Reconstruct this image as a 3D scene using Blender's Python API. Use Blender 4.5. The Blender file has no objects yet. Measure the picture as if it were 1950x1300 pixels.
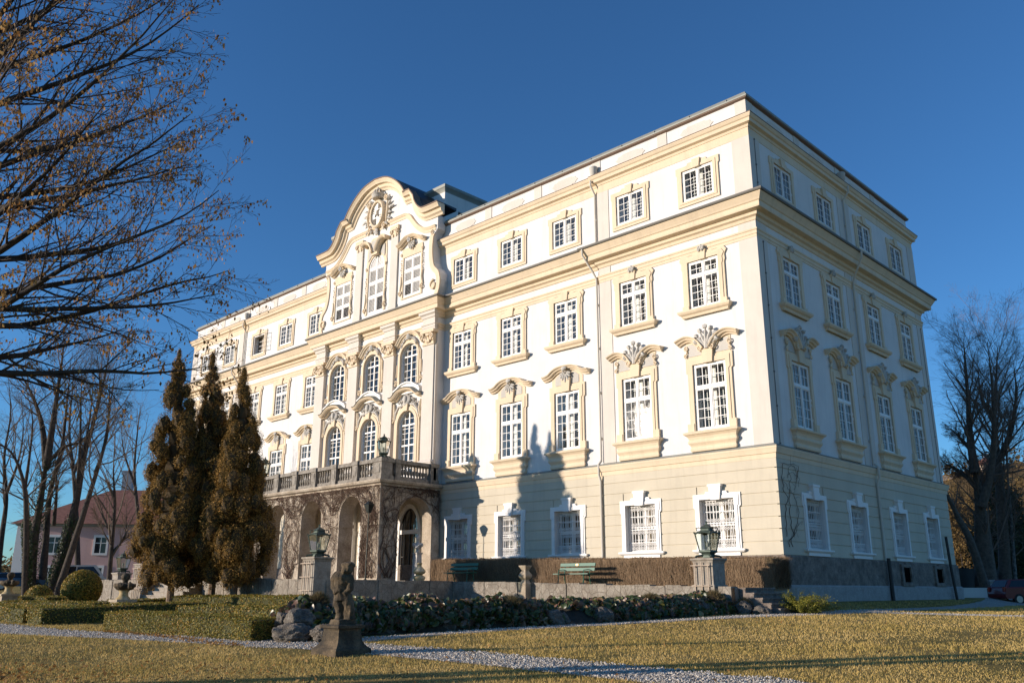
import bpy, math, random
import numpy as np
from mathutils import Vector, Matrix
from mathutils.geometry import tessellate_polygon
import bmesh
S = bpy.context.scene
C = S.collection
PI = math.pi
CAMPOS = [17.1517, -33.0, 1.5]
CAMROT = [[-0.673489, 0.685716, 0.276054], [0.713922, 0.700221, 0.002413], [0.191644, -0.198706, 0.961139]]   # forward, right, up

# ------------------------------------------------------------------ helpers
class MB:
    """collects shapes, then becomes ONE mesh object"""
    def __init__(s): s.v = []; s.f = []; s.mi = []; s.cur = 0
    def add(s, vs, fs):
        o = len(s.v); s.v += [tuple(q) for q in vs]
        for f in fs: s.f.append([o+i for i in f]); s.mi.append(s.cur)
    def box(s, x0, x1, y0, y1, z0, z1):
        s.add([(x0,y0,z0),(x1,y0,z0),(x1,y1,z0),(x0,y1,z0),(x0,y0,z1),(x1,y0,z1),(x1,y1,z1),(x0,y1,z1)],
              [(0,3,2,1),(4,5,6,7),(0,1,5,4),(1,2,6,5),(2,3,7,6),(3,0,4,7)])
    def frustum(s, c, w0, d0, w1, d1, z0, z1):
        x, y = c
        s.add([(x-w0,y-d0,z0),(x+w0,y-d0,z0),(x+w0,y+d0,z0),(x-w0,y+d0,z0),(x-w1,y-d1,z1),(x+w1,y-d1,z1),(x+w1,y+d1,z1),(x-w1,y+d1,z1)],
              [(0,3,2,1),(4,5,6,7),(0,1,5,4),(1,2,6,5),(2,3,7,6),(3,0,4,7)])
    def quad(s, a, b, c, d): s.add([a,b,c,d], [(0,1,2,3)])
    def tube(s, pts, r, n=6, cap=True):
        pts = [Vector(q) for q in pts]
        if not hasattr(r, '__len__'): r = [r]*len(pts)
        vs = []; fs = []; prev = None
        for i, q in enumerate(pts):
            t = (pts[min(i+1,len(pts)-1)]-pts[max(i-1,0)])
            t = t.normalized() if t.length > 1e-9 else Vector((0,0,1))
            a = prev - t*prev.dot(t) if prev is not None else t.orthogonal()
            if a.length < 1e-6: a = t.orthogonal()
            a.normalize(); prev = a; b = t.cross(a)
            for k in range(n):
                w = 2*PI*k/n; vs.append(q + (a*math.cos(w)+b*math.sin(w))*r[i])
        for i in range(len(pts)-1):
            for k in range(n):
                k2 = (k+1) % n; fs.append((i*n+k, i*n+k2, (i+1)*n+k2, (i+1)*n+k))
        if cap:
            fs.append(tuple(range(n))[::-1]); fs.append(tuple((len(pts)-1)*n+k for k in range(n)))
        s.add(vs, fs)
    def lathe(s, prof, c=(0,0,0), n=12, rot=0.0):
        vs = []; fs = []
        for r, z in prof:
            for k in range(n):
                w = 2*PI*k/n+rot; vs.append((c[0]+r*math.cos(w), c[1]+r*math.sin(w), c[2]+z))
        for i in range(len(prof)-1):
            for k in range(n):
                k2 = (k+1) % n; fs.append((i*n+k, i*n+k2, (i+1)*n+k2, (i+1)*n+k))
        fs.append(tuple(range(n))[::-1]); fs.append(tuple((len(prof)-1)*n+k for k in range(n)))
        s.add(vs, fs)
    def plate(s, outer, holes=(), y0=0.0, y1=None, side=True, back=False, mp=None):
        """polygon in the x-z plane with holes, front at y0, edges run back to y1"""
        mp = mp or (lambda x, y, z: (x, y, z))
        loops = [outer]+list(holes)
        pts = [p for l in loops for p in l]
        tri = tessellate_polygon([[Vector((p[0], p[1], 0)) for p in l] for l in loops])
        s.add([mp(p[0], y0, p[1]) for p in pts], [tuple(t) for t in tri])
        if y1 is not None:
            if back: s.add([mp(p[0], y1, p[1]) for p in pts], [tuple(t)[::-1] for t in tri])
            if side:
                for l in loops:
                    n = len(l)
                    s.add([mp(p[0], y0, p[1]) for p in l]+[mp(p[0], y1, p[1]) for p in l],
                          [(i, (i+1) % n, n+(i+1) % n, n+i) for i in range(n)])
    def ribbon(s, cur, prof, close=False):
        """curve in the x-z plane; prof = (offset along the curve's upper normal, y)"""
        n = len(cur); m = len(prof); vs = []; fs = []
        for i in range(n):
            a = cur[(i-1) % n] if close or i > 0 else cur[i]
            b = cur[(i+1) % n] if close or i < n-1 else cur[i]
            dx, dz = b[0]-a[0], b[1]-a[1]; l = math.hypot(dx, dz) or 1
            nx, nz = -dz/l, dx/l
            for o, y in prof: vs.append((cur[i][0]+nx*o, y, cur[i][1]+nz*o))
        for i in range(n if close else n-1):
            j = (i+1) % n
            for k in range(m):
                k2 = (k+1) % m; fs.append((i*m+k, j*m+k, j*m+k2, i*m+k2))
        if not close: fs.append(tuple(range(m))); fs.append(tuple((n-1)*m+k for k in range(m))[::-1])
        s.add(vs, fs)
    def sweep(s, path, prof, closed=False):
        """plan path (x,y) with the outside on its right hand; prof = (offset, z)"""
        n = len(path); m = len(prof); vs = []; fs = []
        def nr(a, b):
            dx, dy = b[0]-a[0], b[1]-a[1]; l = math.hypot(dx, dy); return (dy/l, -dx/l)
        for i in range(n):
            n1 = nr(path[i-1], path[i]) if (closed or i > 0) else nr(path[i], path[i+1])
            n2 = nr(path[i], path[(i+1) % n]) if (closed or i < n-1) else n1
            k = 1+n1[0]*n2[0]+n1[1]*n2[1]; mx, my = (n1[0]+n2[0])/k, (n1[1]+n2[1])/k
            for o, z in prof: vs.append((path[i][0]+mx*o, path[i][1]+my*o, z))
        for i in range(n if closed else n-1):
            j = (i+1) % n
            for k in range(m-1): fs.append((i*m+k, j*m+k, j*m+k+1, i*m+k+1))
        if not closed: fs.append(tuple(range(m))[::-1]); fs.append(tuple((n-1)*m+k for k in range(m)))
        s.add(vs, fs)
    def blob(s, c, r, seed=0, sub=1, amp=0.15):
        bm = bmesh.new(); bmesh.ops.create_icosphere(bm, subdivisions=sub, radius=1)
        rg = random.Random(seed)
        r = r if hasattr(r, '__len__') else (r, r, r)
        vs = []
        for v in bm.verts:
            k = 1+rg.uniform(-amp, amp); vs.append((c[0]+v.co.x*r[0]*k, c[1]+v.co.y*r[1]*k, c[2]+v.co.z*r[2]*k))
        fs = [tuple(v.index for v in f.verts) for f in bm.faces]; bm.free(); s.add(vs, fs)
    def build(s, name, mats, parent=None, loc=(0,0,0), rotz=0.0, smooth=False, recalc=True):
        me = bpy.data.meshes.new(name); me.from_pydata(s.v, [], s.f)
        for m in (mats if isinstance(mats, (list, tuple)) else [mats]): me.materials.append(m)
        if any(s.mi): me.polygons.foreach_set('material_index', s.mi)
        if recalc:
            bm = bmesh.new(); bm.from_mesh(me); bmesh.ops.recalc_face_normals(bm, faces=bm.faces); bm.to_mesh(me); bm.free()
        if smooth:
            me.polygons.foreach_set('use_smooth', [True]*len(me.polygons))
            try: me.set_sharp_from_angle(angle=math.radians(38))
            except Exception: pass
        me.update()
        return link(name, me, parent, loc, rotz)
def link(name, me, parent=None, loc=(0,0,0), rotz=0.0):
    o = bpy.data.objects.new(name, me); C.objects.link(o)
    o.location = loc; o.rotation_euler = (0,0,rotz)
    if parent is not None: o.parent = parent
    return o
def np_mesh(name, v, f, mats, parent=None, loc=(0,0,0), smooth=False, mi=None):
    v = np.asarray(v, np.float32); f = np.asarray(f, np.int32); k = f.shape[1]
    me = bpy.data.meshes.new(name)
    me.vertices.add(len(v)); me.vertices.foreach_set('co', v.ravel())
    me.loops.add(f.size); me.loops.foreach_set('vertex_index', f.ravel())
    me.polygons.add(len(f)); me.polygons.foreach_set('loop_start', np.arange(0, f.size, k, dtype=np.int32))
    for m in (mats if isinstance(mats, (list, tuple)) else [mats]): me.materials.append(m)
    if mi is not None: me.polygons.foreach_set('material_index', np.asarray(mi, np.int32))
    if smooth: me.polygons.foreach_set('use_smooth', np.ones(len(f), bool))
    me.update(calc_edges=True)
    return link(name, me, parent, loc)
def tag(o, label, cat=None, group=None, kind=None):
    o['label'] = label
    if cat: o['category'] = cat
    if group: o['group'] = group
    if kind: o['kind'] = kind
    return o
def thing(name, label, cat, loc=(0,0,0), rotz=0.0, group=None):
    o = link(name, None, None, loc, rotz); o.empty_display_size = .3
    return tag(o, label, cat, group)
def struct(o, label=None, cat=None):
    o['kind'] = 'structure'
    if label: o['label'] = label
    if cat: o['category'] = cat
    return o
def dup(root, loc, rotz, label, group=None, scale=None):
    kids = {}
    for q in C.objects:
        if q.parent: kids.setdefault(q.parent.name, []).append(q)
    def rec(o, par):
        c = o.copy(); C.objects.link(c)
        if par is not None: c.parent = par
        for ch in kids.get(o.name, []): rec(ch, c)
        return c
    r = rec(root, None); r.location = loc; r.rotation_euler = (0,0,rotz); r['label'] = label
    if group: r['group'] = group
    if scale: r.scale = (scale,)*3
    return r
def arc(cx, cz, rx, rz, a0, a1, n):
    return [(cx+rx*math.cos(math.radians(a0+(a1-a0)*i/n)), cz+rz*math.sin(math.radians(a0+(a1-a0)*i/n))) for i in range(n+1)]
def rect(x0, x1, z0, z1): return [(x0,z0),(x1,z0),(x1,z1),(x0,z1)]
def spline(pts, n=5):
    """Catmull-Rom through the points (any dimension)"""
    P = [np.array(q, float) for q in pts]; P = [2*P[0]-P[1]]+P+[2*P[-1]-P[-2]]; out = []
    for i in range(1, len(P)-2):
        for k in range(n):
            t = k/n; a, b, c, d = P[i-1], P[i], P[i+1], P[i+2]
            out.append(tuple(.5*((2*b)+(-a+c)*t+(2*a-5*b+4*c-d)*t*t+(-a+3*b-3*c+d)*t**3)))
    out.append(tuple(P[-2])); return out
def mirror(pts): return pts+[(-x, z) for x, z in reversed(pts) if abs(x) > 1e-6]

# ------------------------------------------------------------------ materials
def mat(name): 
    m = bpy.data.materials.new(name); m.use_nodes = True
    nt = m.node_tree; return m, nt, nt.nodes['Principled BSDF']
def nd(nt, t, **kw):
    n = nt.nodes.new(t)
    for k, v in kw.items(): setattr(n, k, v)
    return n
def noise(nt, scale, detail=4, rough=.55, vec=None, dist=0):
    n = nd(nt, 'ShaderNodeTexNoise'); n.inputs['Scale'].default_value = scale; n.inputs['Detail'].default_value = detail
    n.inputs['Roughness'].default_value = rough; n.inputs['Distortion'].default_value = dist
    if vec is None: vec = coords(nt)
    nt.links.new(vec, n.inputs['Vector']); return n.outputs['Fac']
def coords(nt, scale=None):
    g = nd(nt, 'ShaderNodeNewGeometry').outputs['Position']
    if scale:
        mp = nd(nt, 'ShaderNodeMapping'); mp.inputs['Scale'].default_value = scale; nt.links.new(g, mp.inputs['Vector']); g = mp.outputs['Vector']
    return g
def ramp(nt, fac, stops):
    r = nd(nt, 'ShaderNodeValToRGB'); e = r.color_ramp.elements
    while len(e) < len(stops): e.new(0.5)
    for i, (p, c) in enumerate(stops):
        e[i].position = p; e[i].color = (c[0], c[1], c[2], 1) if hasattr(c, '__len__') else (c, c, c, 1)
    nt.links.new(fac, r.inputs['Fac']); return r.outputs['Color']
def mix(nt, fac, a, b, mode='MIX'):
    m = nd(nt, 'ShaderNodeMix', data_type='RGBA', blend_type=mode)
    for sock, val in ((m.inputs[0], fac), (m.inputs[6], a), (m.inputs[7], b)):
        if hasattr(val, 'is_linked') or hasattr(val, 'links'): nt.links.new(val, sock)
        elif hasattr(val, '__len__'): sock.default_value = (*val[:3], 1)
        else: sock.default_value = val
    return m.outputs[2]
def bump(nt, b, h, strength=.3, dist=.02):
    n = nd(nt, 'ShaderNodeBump'); n.inputs['Strength'].default_value = strength; n.inputs['Distance'].default_value = dist
    nt.links.new(h, n.inputs['Height']); nt.links.new(n.outputs['Normal'], b.inputs['Normal'])
def plaster(name, c, var=.06, dirt=.10, bs=.12, rough=.85):
    """lime plaster: fine grain, soft patches, faint vertical run marks"""
    m, nt, b = mat(name)
    n1 = noise(nt, .55, 5, .6); n2 = noise(nt, 1.0, 4, .6, coords(nt, (3.2, 3.2, .35))); n3 = noise(nt, 38, 3)
    lo = tuple(x*(1-2*var) for x in c)
    col = mix(nt, ramp(nt, n1, [(.35, 0), (.68, 1)]), lo, c)
    d = ramp(nt, n2, [(.52, 0), (.78, 1)])
    dm = nd(nt, 'ShaderNodeMath', operation='MULTIPLY'); dm.inputs[1].default_value = dirt*2.2; nt.links.new(d, dm.inputs[0])
    col = mix(nt, dm.outputs[0], col, tuple(x*.62 for x in c))
    n4 = noise(nt, 1.0, 3, .7, coords(nt, (9, 9, .22))); n5 = noise(nt, .4, 3, .6)          # thin rain runs, only in places
    st = nd(nt, 'ShaderNodeMath', operation='MULTIPLY'); nt.links.new(ramp(nt, n4, [(.56, 0), (.74, 1)]), st.inputs[0]); nt.links.new(ramp(nt, n5, [(.45, 0), (.62, dirt*1.6)]), st.inputs[1])
    col = mix(nt, st.outputs[0], col, tuple(x*.5 for x in c))
    nt.links.new(col, b.inputs['Base Color']); b.inputs['Roughness'].default_value = rough
    bump(nt, b, n3, bs, .006); return m
def stone(name, cols, scale=3.0, bs=.5, bd=.03, rough=.9, blocks=None):
    m, nt, b = mat(name)
    n1 = noise(nt, scale, 8, .65); n2 = noise(nt, scale*9, 4, .6)
    col = ramp(nt, n1, [(.3, cols[0]), (.5, cols[1]), (.72, cols[2])])
    col = mix(nt, ramp(nt, n2, [(.4, 0), (.75, .55)]), col, tuple(x*.45 for x in cols[0]))
    h = n1
    if blocks:
        v = nd(nt, 'ShaderNodeTexVoronoi', feature='DISTANCE_TO_EDGE'); v.inputs['Scale'].default_value = blocks[0]
        nt.links.new(coords(nt, blocks[1]), v.inputs['Vector'])
        e = ramp(nt, v.outputs['Distance'], [(.005, 0), (.05, 1)])
        col = mix(nt, e, tuple(x*.85 for x in cols[0]), col)
        v2 = nd(nt, 'ShaderNodeTexVoronoi'); v2.inputs['Scale'].default_value = blocks[0]; nt.links.new(coords(nt, blocks[1]), v2.inputs['Vector'])
        sp = nd(nt, 'ShaderNodeSeparateColor'); nt.links.new(v2.outputs['Color'], sp.inputs[0])
        col = mix(nt, .5, col, ramp(nt, sp.outputs[0], [(0, .62), (1, 1.0)]), 'MULTIPLY')
        ad = nd(nt, 'ShaderNodeMath', operation='MULTIPLY_ADD'); ad.inputs[1].default_value = .22; nt.links.new(e, ad.inputs[0]); nt.links.new(n1, ad.inputs[2]); h = ad.outputs[0]
    nt.links.new(col, b.inputs['Base Color']); b.inputs['Roughness'].default_value = rough
    ad = nd(nt, 'ShaderNodeMath', operation='ADD'); nt.links.new(h, ad.inputs[0]); nt.links.new(n2, ad.inputs[1])
    bump(nt, b, ad.outputs[0], bs, bd); return m
def simple(name, c, rough=.5, metal=0.0, var=.15, scale=6.0, bs=0.0, spec=.5):
    m, nt, b = mat(name)
    n = noise(nt, scale, 5, .6)
    col = mix(nt, n, tuple(x*(1-var) for x in c), tuple(min(1, x*(1+var)) for x in c))
    nt.links.new(col, b.inputs['Base Color']); b.inputs['Roughness'].default_value = rough; b.inputs['Metallic'].default_value = metal
    b.inputs['Specular IOR Level'].default_value = spec
    if bs: bump(nt, b, noise(nt, scale*6, 4), bs, .01)
    return m
def leafmat(name, stops, rough=.6, trans=.25, scale=1.3, spec=.3, nw=.4):
    """each leaf its own tint, larger soft patches on top; some light passes through"""
    m, nt, b = mat(name)
    g = nd(nt, 'ShaderNodeNewGeometry')
    mx = nd(nt, 'ShaderNodeMath', operation='MULTIPLY_ADD'); mx.inputs[1].default_value = 1-nw; nt.links.new(g.outputs['Random Per Island'], mx.inputs[0])
    n = noise(nt, scale, 3); m2 = nd(nt, 'ShaderNodeMath', operation='MULTIPLY'); m2.inputs[1].default_value = nw; nt.links.new(n, m2.inputs[0])
    nt.links.new(m2.outputs[0], mx.inputs[2])
    col = ramp(nt, mx.outputs[0], stops)
    nt.links.new(col, b.inputs['Base Color']); b.inputs['Roughness'].default_value = rough; b.inputs['Specular IOR Level'].default_value = spec
    if trans:
        t = nd(nt, 'ShaderNodeBsdfTranslucent'); nt.links.new(col, t.inputs['Color'])
        x = nd(nt, 'ShaderNodeMixShader'); x.inputs[0].default_value = trans
        out = nt.nodes['Material Output']; nt.links.new(b.outputs[0], x.inputs[1]); nt.links.new(t.outputs[0], x.inputs[2]); nt.links.new(x.outputs[0], out.inputs['Surface'])
    return m
def glassmat(name, tint=(.9,.93,.93), refl=.5):
    m, nt, b = mat(name)
    tr = nd(nt, 'ShaderNodeBsdfTransparent'); tr.inputs['Color'].default_value = (*tint, 1)
    gl = nd(nt, 'ShaderNodeBsdfGlossy'); gl.inputs['Roughness'].default_value = .03
    bp = nd(nt, 'ShaderNodeBump'); bp.inputs['Strength'].default_value = .12; bp.inputs['Distance'].default_value = .02
    nt.links.new(noise(nt, 2.2, 2), bp.inputs['Height']); nt.links.new(bp.outputs['Normal'], gl.inputs['Normal'])
    fr = nd(nt, 'ShaderNodeFresnel'); fr.inputs['IOR'].default_value = 1.5
    k = nd(nt, 'ShaderNodeMath', operation='MULTIPLY_ADD'); k.inputs[1].default_value = refl*2; k.inputs[2].default_value = .01; nt.links.new(fr.outputs[0], k.inputs[0])
    x = nd(nt, 'ShaderNodeMixShader'); nt.links.new(k.outputs[0], x.inputs[0]); nt.links.new(tr.outputs[0], x.inputs[1]); nt.links.new(gl.outputs[0], x.inputs[2])
    nt.links.new(x.outputs[0], nt.nodes['Material Output'].inputs['Surface']); return m

M = {}
M['white'] = plaster('white_plaster', (.77,.745,.715), .05, .16)
M['pale'] = plaster('pale_grey_plaster', (.70,.63,.55), .05, .12)
M['beige'] = plaster('beige_stucco', (.79,.632,.445), .05, .18)
M['ground'] = plaster('ground_floor_plaster', (.63,.555,.425), .05, .14)
M['wframe'] = plaster('white_window_paint', (.84,.81,.77), .03, .05, .04, .5)
M['greystucco'] = plaster('grey_stucco_relief', (.60,.56,.50), .10, .25, .6)
M['plinth'] = stone('conglomerate_plinth', [(.11,.085,.068),(.22,.175,.142),(.36,.30,.245)], 3.0, .7, .03)
M['plinth2'] = stone('pale_plinth_foot', [(.30,.27,.25),(.37,.34,.32),(.43,.40,.37)], 2.5, .3, .01)
M['conglo'] = stone('grey_brown_stone', [(.24,.20,.16),(.36,.31,.25),(.46,.41,.34)], 4.0, .6, .02)
M['arcade'] = stone('weathered_portico_stone', [(.31,.245,.18),(.51,.42,.32),(.67,.58,.47)], 1.6, .6, .03)
M['balus'] = stone('balustrade_stone', [(.13,.11,.09),(.30,.265,.22),(.44,.395,.335)], 3.5, .4, .01)
M['rubble'] = stone('rubble_wall_stone', [(.22,.18,.14),(.36,.31,.25),(.46,.41,.34)], 2.5, .8, .04, .95, (2.9, (1.2, 1.2, .8)))
M['rock'] = stone('rough_rock', [(.075,.062,.05),(.19,.162,.13),(.33,.285,.235)], 3.4, 1.0, .06)
M['statue'] = stone('dark_weathered_statue_stone', [(.022,.017,.010),(.085,.060,.033),(.21,.145,.08)], 3.8, .7, .02)
M['sand'] = stone('sandstone', [(.28,.22,.15),(.42,.34,.24),(.52,.44,.33)], 4.0, .4, .015)
M['marble'] = plaster('pale_marble', (.58,.54,.49), .12, .3, .1, .6)
M['roof'] = simple('dark_sheet_metal', (.045,.052,.058), .42, .6, .3, 1.2)
M['zinc'] = simple('weathered_zinc', (.27,.27,.235), .6, .15, .25, 2.0)
M['gutter'] = simple('brown_gutter', (.16,.145,.125), .55, .2, .3, 3.0)
M['soffit'] = simple('brown_soffit', (.20,.13,.095), .8, 0, .2, 3.0)
M['pipe'] = simple('painted_downpipe', (.62,.57,.49), .5, .0, .15, 3.0)
M['darkpipe'] = simple('dark_downpipe_foot', (.03,.027,.025), .6, .1, .2, 3.0)
M['room'] = simple('room_wall', (.33,.255,.185), .9, 0, .35, .5)
M['dark'] = simple('dark_room', (.055,.05,.046), .9, 0, .3, .8)
M['curtain'] = leafmat('white_curtain', [(0, (.36,.36,.33)), (1, (.46,.46,.43))], .9, .35, 3)
M['glass'] = glassmat('window_glass', (.88,.9,.88), .05)
M['lglass'] = glassmat('lantern_glass', (.86,.90,.86), .35)
M['void'] = simple('black_void', (.006,.006,.006), 1.0, spec=0)
M['door'] = simple('dark_door', (.035,.028,.022), .5, 0, .3, 3)
M['verdigris'] = simple('verdigris_bronze', (.06,.082,.064), .55, .4, .6, 9.0, .3)
M['iron'] = simple('dark_iron', (.022,.026,.023), .5, .6, .3, 8.0)
M['bark'] = stone('brown_bark', [(.028,.021,.016),(.065,.048,.036),(.11,.085,.065)], 5.0, .6, .02)
M['barkdark'] = simple('dark_twig_bark', (.075,.050,.038), .8, 0, .35, 3.0)
M['barkgrey'] = simple('grey_brown_twig', (.14,.10,.07), .85, 0, .35, 2.0)
M['barkr'] = stone('grey_brown_bark', [(.06,.045,.034),(.12,.09,.068),(.19,.145,.11)], 5.0, .6, .02)
M['twigr'] = simple('pale_brown_twig', (.19,.125,.09), .85, 0, .35, 2.0)
M['trunkp'] = stone('pale_conifer_bark', [(.15,.095,.06),(.27,.18,.115),(.36,.26,.18)], 6.0, .5, .02)
M['ivy'] = leafmat('ivy_leaves', [(.2, (.015,.03,.008)), (.5, (.03,.055,.014)), (.8, (.065,.085,.022))], .45, .1)
M['deadleaf'] = leafmat('dry_leaves', [(.1, (.17,.075,.022)), (.45, (.38,.19,.055)), (.8, (.55,.34,.12))], .7, .4)
M['vine'] = simple('bare_vine_stem', (.115,.066,.042), .85, 0, .4, 3.0)

# ------------------------------------------------------------------ world, sun, camera
SUN_AZ, SUN_EL = math.radians(35), math.radians(10.5)      # azimuth left of the front facade's normal
sdir = Vector((-math.sin(SUN_AZ)*math.cos(SUN_EL), -math.cos(SUN_AZ)*math.cos(SUN_EL), math.sin(SUN_EL)))
w = bpy.data.worlds.new('World'); S.world = w; w.use_nodes = True
wn = w.node_tree; bg = wn.nodes['Background']
sk = wn.nodes.new('ShaderNodeTexSky'); sk.sky_type = 'NISHITA'; sk.sun_disc = False
sk.sun_elevation = SUN_EL; sk.sun_rotation = math.atan2(sdir.x, sdir.y)
sk.altitude = 400; sk.air_density = 1.0; sk.dust_density = .2; sk.ozone_density = 3.6
wb = wn.nodes.new('ShaderNodeMix'); wb.data_type = 'RGBA'; wb.blend_type = 'MULTIPLY'; wb.inputs[0].default_value = 1; wb.inputs[7].default_value = (.60, .94, 1.20, 1)   # white balance set for the low sun
wn.links.new(sk.outputs[0], wb.inputs[6]); wn.links.new(wb.outputs[2], bg.inputs[0]); bg.inputs[1].default_value = .098
ld = bpy.data.lights.new('sun', 'SUN'); ld.energy = 3.75; ld.angle = math.radians(.5); ld.color = (1, .875, .745)
lo = bpy.data.objects.new('sun', ld); C.objects.link(lo); lo.location = (-30, -60, 60)
lo.rotation_euler = sdir.to_track_quat('Z', 'Y').to_euler()
cd = bpy.data.cameras.new('camera'); cam = bpy.data.objects.new('camera', cd); C.objects.link(cam); S.camera = cam
F_, R_, U_ = [Vector(q) for q in CAMROT]
cam.matrix_world = Matrix(((R_.x,U_.x,-F_.x,CAMPOS[0]),(R_.y,U_.y,-F_.y,CAMPOS[1]),(R_.z,U_.z,-F_.z,CAMPOS[2]),(0,0,0,1)))
cd.sensor_width = 36; cd.lens = 36*1638.31/1950; cd.clip_start = .1; cd.clip_end = 6000
S.view_settings.view_transform = 'Standard'; S.view_settings.look = 'None'; S.view_settings.exposure = .60; S.view_settings.gamma = 1
S.cycles.use_denoising = True; S.cycles.max_bounces = 7; S.cycles.transparent_max_bounces = 24; S.cycles.diffuse_bounces = 3; S.cycles.glossy_bounces = 3
S.cycles.caustics_reflective = False; S.cycles.caustics_refractive = False

# ================================================================== THE PALACE
PC = (-27.5, 9.9, .8)
pal = thing('palace', 'white and cream four storey baroque palace with a curved central gable', 'palace', PC)
def part(mb, name, m, parent=None, smooth=False, loc=(0,0,0), rotz=0.0, label=None):
    """a part given in world coordinates, hung under the palace"""
    if parent is None: parent = pal; loc = tuple(loc[i]-PC[i] for i in range(3))
    o = mb.build(name, m, parent, loc, rotz, smooth)
    if label: o['label'] = label
    return o
XB = [-52.22,-48.2,-43.7,-39.65,-35.55,-31.35,-27.5,-23.65,-19.45,-15.35,-11.3,-6.8,-2.78]
YB = [2.96,7.37,12.25,16.75]
LX, RY = -55.0, 19.75
SEG = [(LX,-46.1,0.0),(-46.1,-33.85,.1),(-33.85,-21.1,-.5),(-21.1,-8.9,.1),(-8.9,0.0,0.0)]
CX = -27.5
def front_map(yw): return lambda x, y, z: (x, yw+y, z)
def side_map(x, y, z): return (-y, x, z)
def edges(a, b, cs):
    e = [a]+[(cs[i]+cs[i+1])/2 for i in range(len(cs)-1)]+[b]
    return list(zip(e[:-1], e[1:], cs))
def arch_hole(xc, w, z0, zs, zt, n=14): return [(xc-w, z0), (xc+w, z0)]+arc(xc, zs, w, zt-zs, 0, 180, n)
def holes_for(floor, xc, mid):
    if floor == 0: return rect(xc-.84, xc+.84, 3.13, 5.23) if not mid else arch_hole(xc, .85, 1.7, 4.75, 6.1)
    if floor == 1: return rect(xc-.84, xc+.84, 8.3, 11.3) if not mid else arch_hole(xc, .83, 8.0, 11.1, 11.95)
    if floor == 2: return rect(xc-.81, xc+.81, 13.95, 16.27) if not mid else arch_hole(xc, .83, 13.2, 15.45, 16.2)
    return rect(xc-.86, xc+.86, 19.42, 21.02)
FZ = [(1.2, 7.1), (7.1, 12.9), (12.9, 18.1), (18.1, 22.7)]
gw, uw, aw = MB(), MB(), MB()
for sx0, sx1, yw in SEG:
    cs = [x for x in XB if sx0 < x < sx1]; mid = yw < -.2
    for fl, (z0, z1) in enumerate(FZ):
        if fl == 3 and mid: continue
        mb = (gw, uw, uw, aw)[fl]
        d0 = (-.085 if not mid else .4) if fl == 0 else 0.0
        for a, b, xc in edges(sx0, sx1, cs):
            h = holes_for(fl, xc, mid)
            mb.plate(rect(a, b, z0, z1), [h], d0, None, mp=front_map(yw))
aw.quad((-33.85,.1,18.1), (-21.1,.1,18.1), (-21.1,.1,22.7), (-33.85,.1,22.7))
for x in (-33.85, -21.1): uw.quad((x,-.5,6.9), (x,.12,6.9), (x,.12,18.2), (x,-.5,18.2))
for x in (-46.1, -8.9):
    uw.quad((x,0,7.1), (x,.12,7.1), (x,.12,18.2), (x,0,18.2)); aw.quad((x,0,18.2), (x,.12,18.2), (x,.12,22.7), (x,0,22.7)); gw.quad((x,-.085,1.2), (x,.12,1.2), (x,.12,7.1), (x,-.085,7.1))
for fl, (z0, z1) in enumerate(FZ):
    mb = (gw, uw, uw, aw)[fl]; d0 = -.085 if fl == 0 else 0.0
    for a, b, yc in edges(0 if fl else -.085, RY, YB):
        h = holes_for(fl, yc, False)
        mb.plate(rect(a, b, z0, z1), [h], d0, None, mp=side_map)
    mb.quad((LX,0,z0), (LX,RY,z0), (LX,RY,z1), (LX,0,z1)); mb.quad((LX,RY,z0), (0,RY,z0), (0,RY,z1), (LX,RY,z1))
# rusticated courses of the ground floor, standing proud of the grooves
cz = [2.84, 3.38, 3.87, 4.36, 4.85, 5.34, 5.83, 6.34, 6.80]
for z0, z1 in zip(cz[:-1], cz[1:]):
    za, zb = z0+.018, z1-.018
    for sx0, sx1, yw in SEG:
        if yw < -.2: continue
        cur = sx0-(.12 if sx0 == LX else 0); end = sx1+(.12 if sx1 == 0 else 0)
        for xc in [x for x in XB if sx0 < x < sx1]:
            if zb > 3.13 and za < 5.45: gw.box(cur, xc-1.0, yw-.12, yw-.05, za, zb); cur = xc+1.0
        gw.box(cur, end, yw-.12, yw-.05, za, zb)
    cur = -.0499
    for yc in YB:
        if zb > 3.13 and za < 5.45: gw.box(.05, .12, cur, yc-1.0, za, zb); cur = yc+1.0
    gw.box(.05, .12, cur, RY, za, zb)
part(gw, 'ground_floor_wall', M['ground']); part(uw, 'upper_wall', M['white']); part(aw, 'attic_wall', M['white'])
mb = MB(); mb.box(LX+.6, -.56, .56, RY-.6, 1.5, 23.0); part(mb, 'interior_wall', M['room'])
# plinth: two bands of stone
PB = [(LX,RY),(LX,0),(0,0),(0,RY)]
mb = MB(); mb.sweep(PB, [(0,1.6),(.17,1.62),(.17,2.78),(.13,2.84),(0,2.84)], True); pl1 = part(mb, 'plinth', M['plinth'])
mb = MB(); mb.sweep(PB, [(0,.2),(.25,.2),(.25,1.62),(.2,1.68),(0,1.68)], True)
mb.cur = 0; part(mb, 'plinth_foot', M['plinth2'])
for yc in YB[2:]:                                                   # cellar openings
    o = MB(); o.plate(rect(-.72,.72,1.72,2.72), [rect(-.46,.46,1.86,2.58)], -.26, -.15)
    o.box(-.16,.16,-.27,-.18,2.56,2.78); o.box(-.8,.8,-.29,-.16,1.68,1.8)
    w_ = part(o, 'cellar_window', M['plinth'], loc=(0,yc,0), rotz=PI/2)
    q = MB(); q.quad((-.46,-.18,1.86),(.46,-.18,1.86),(.46,-.18,2.58),(-.46,-.18,2.58)); q.build('pane', M['void'], w_)  # black sheet painted in for the darkness inside the opening, no glass
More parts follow.
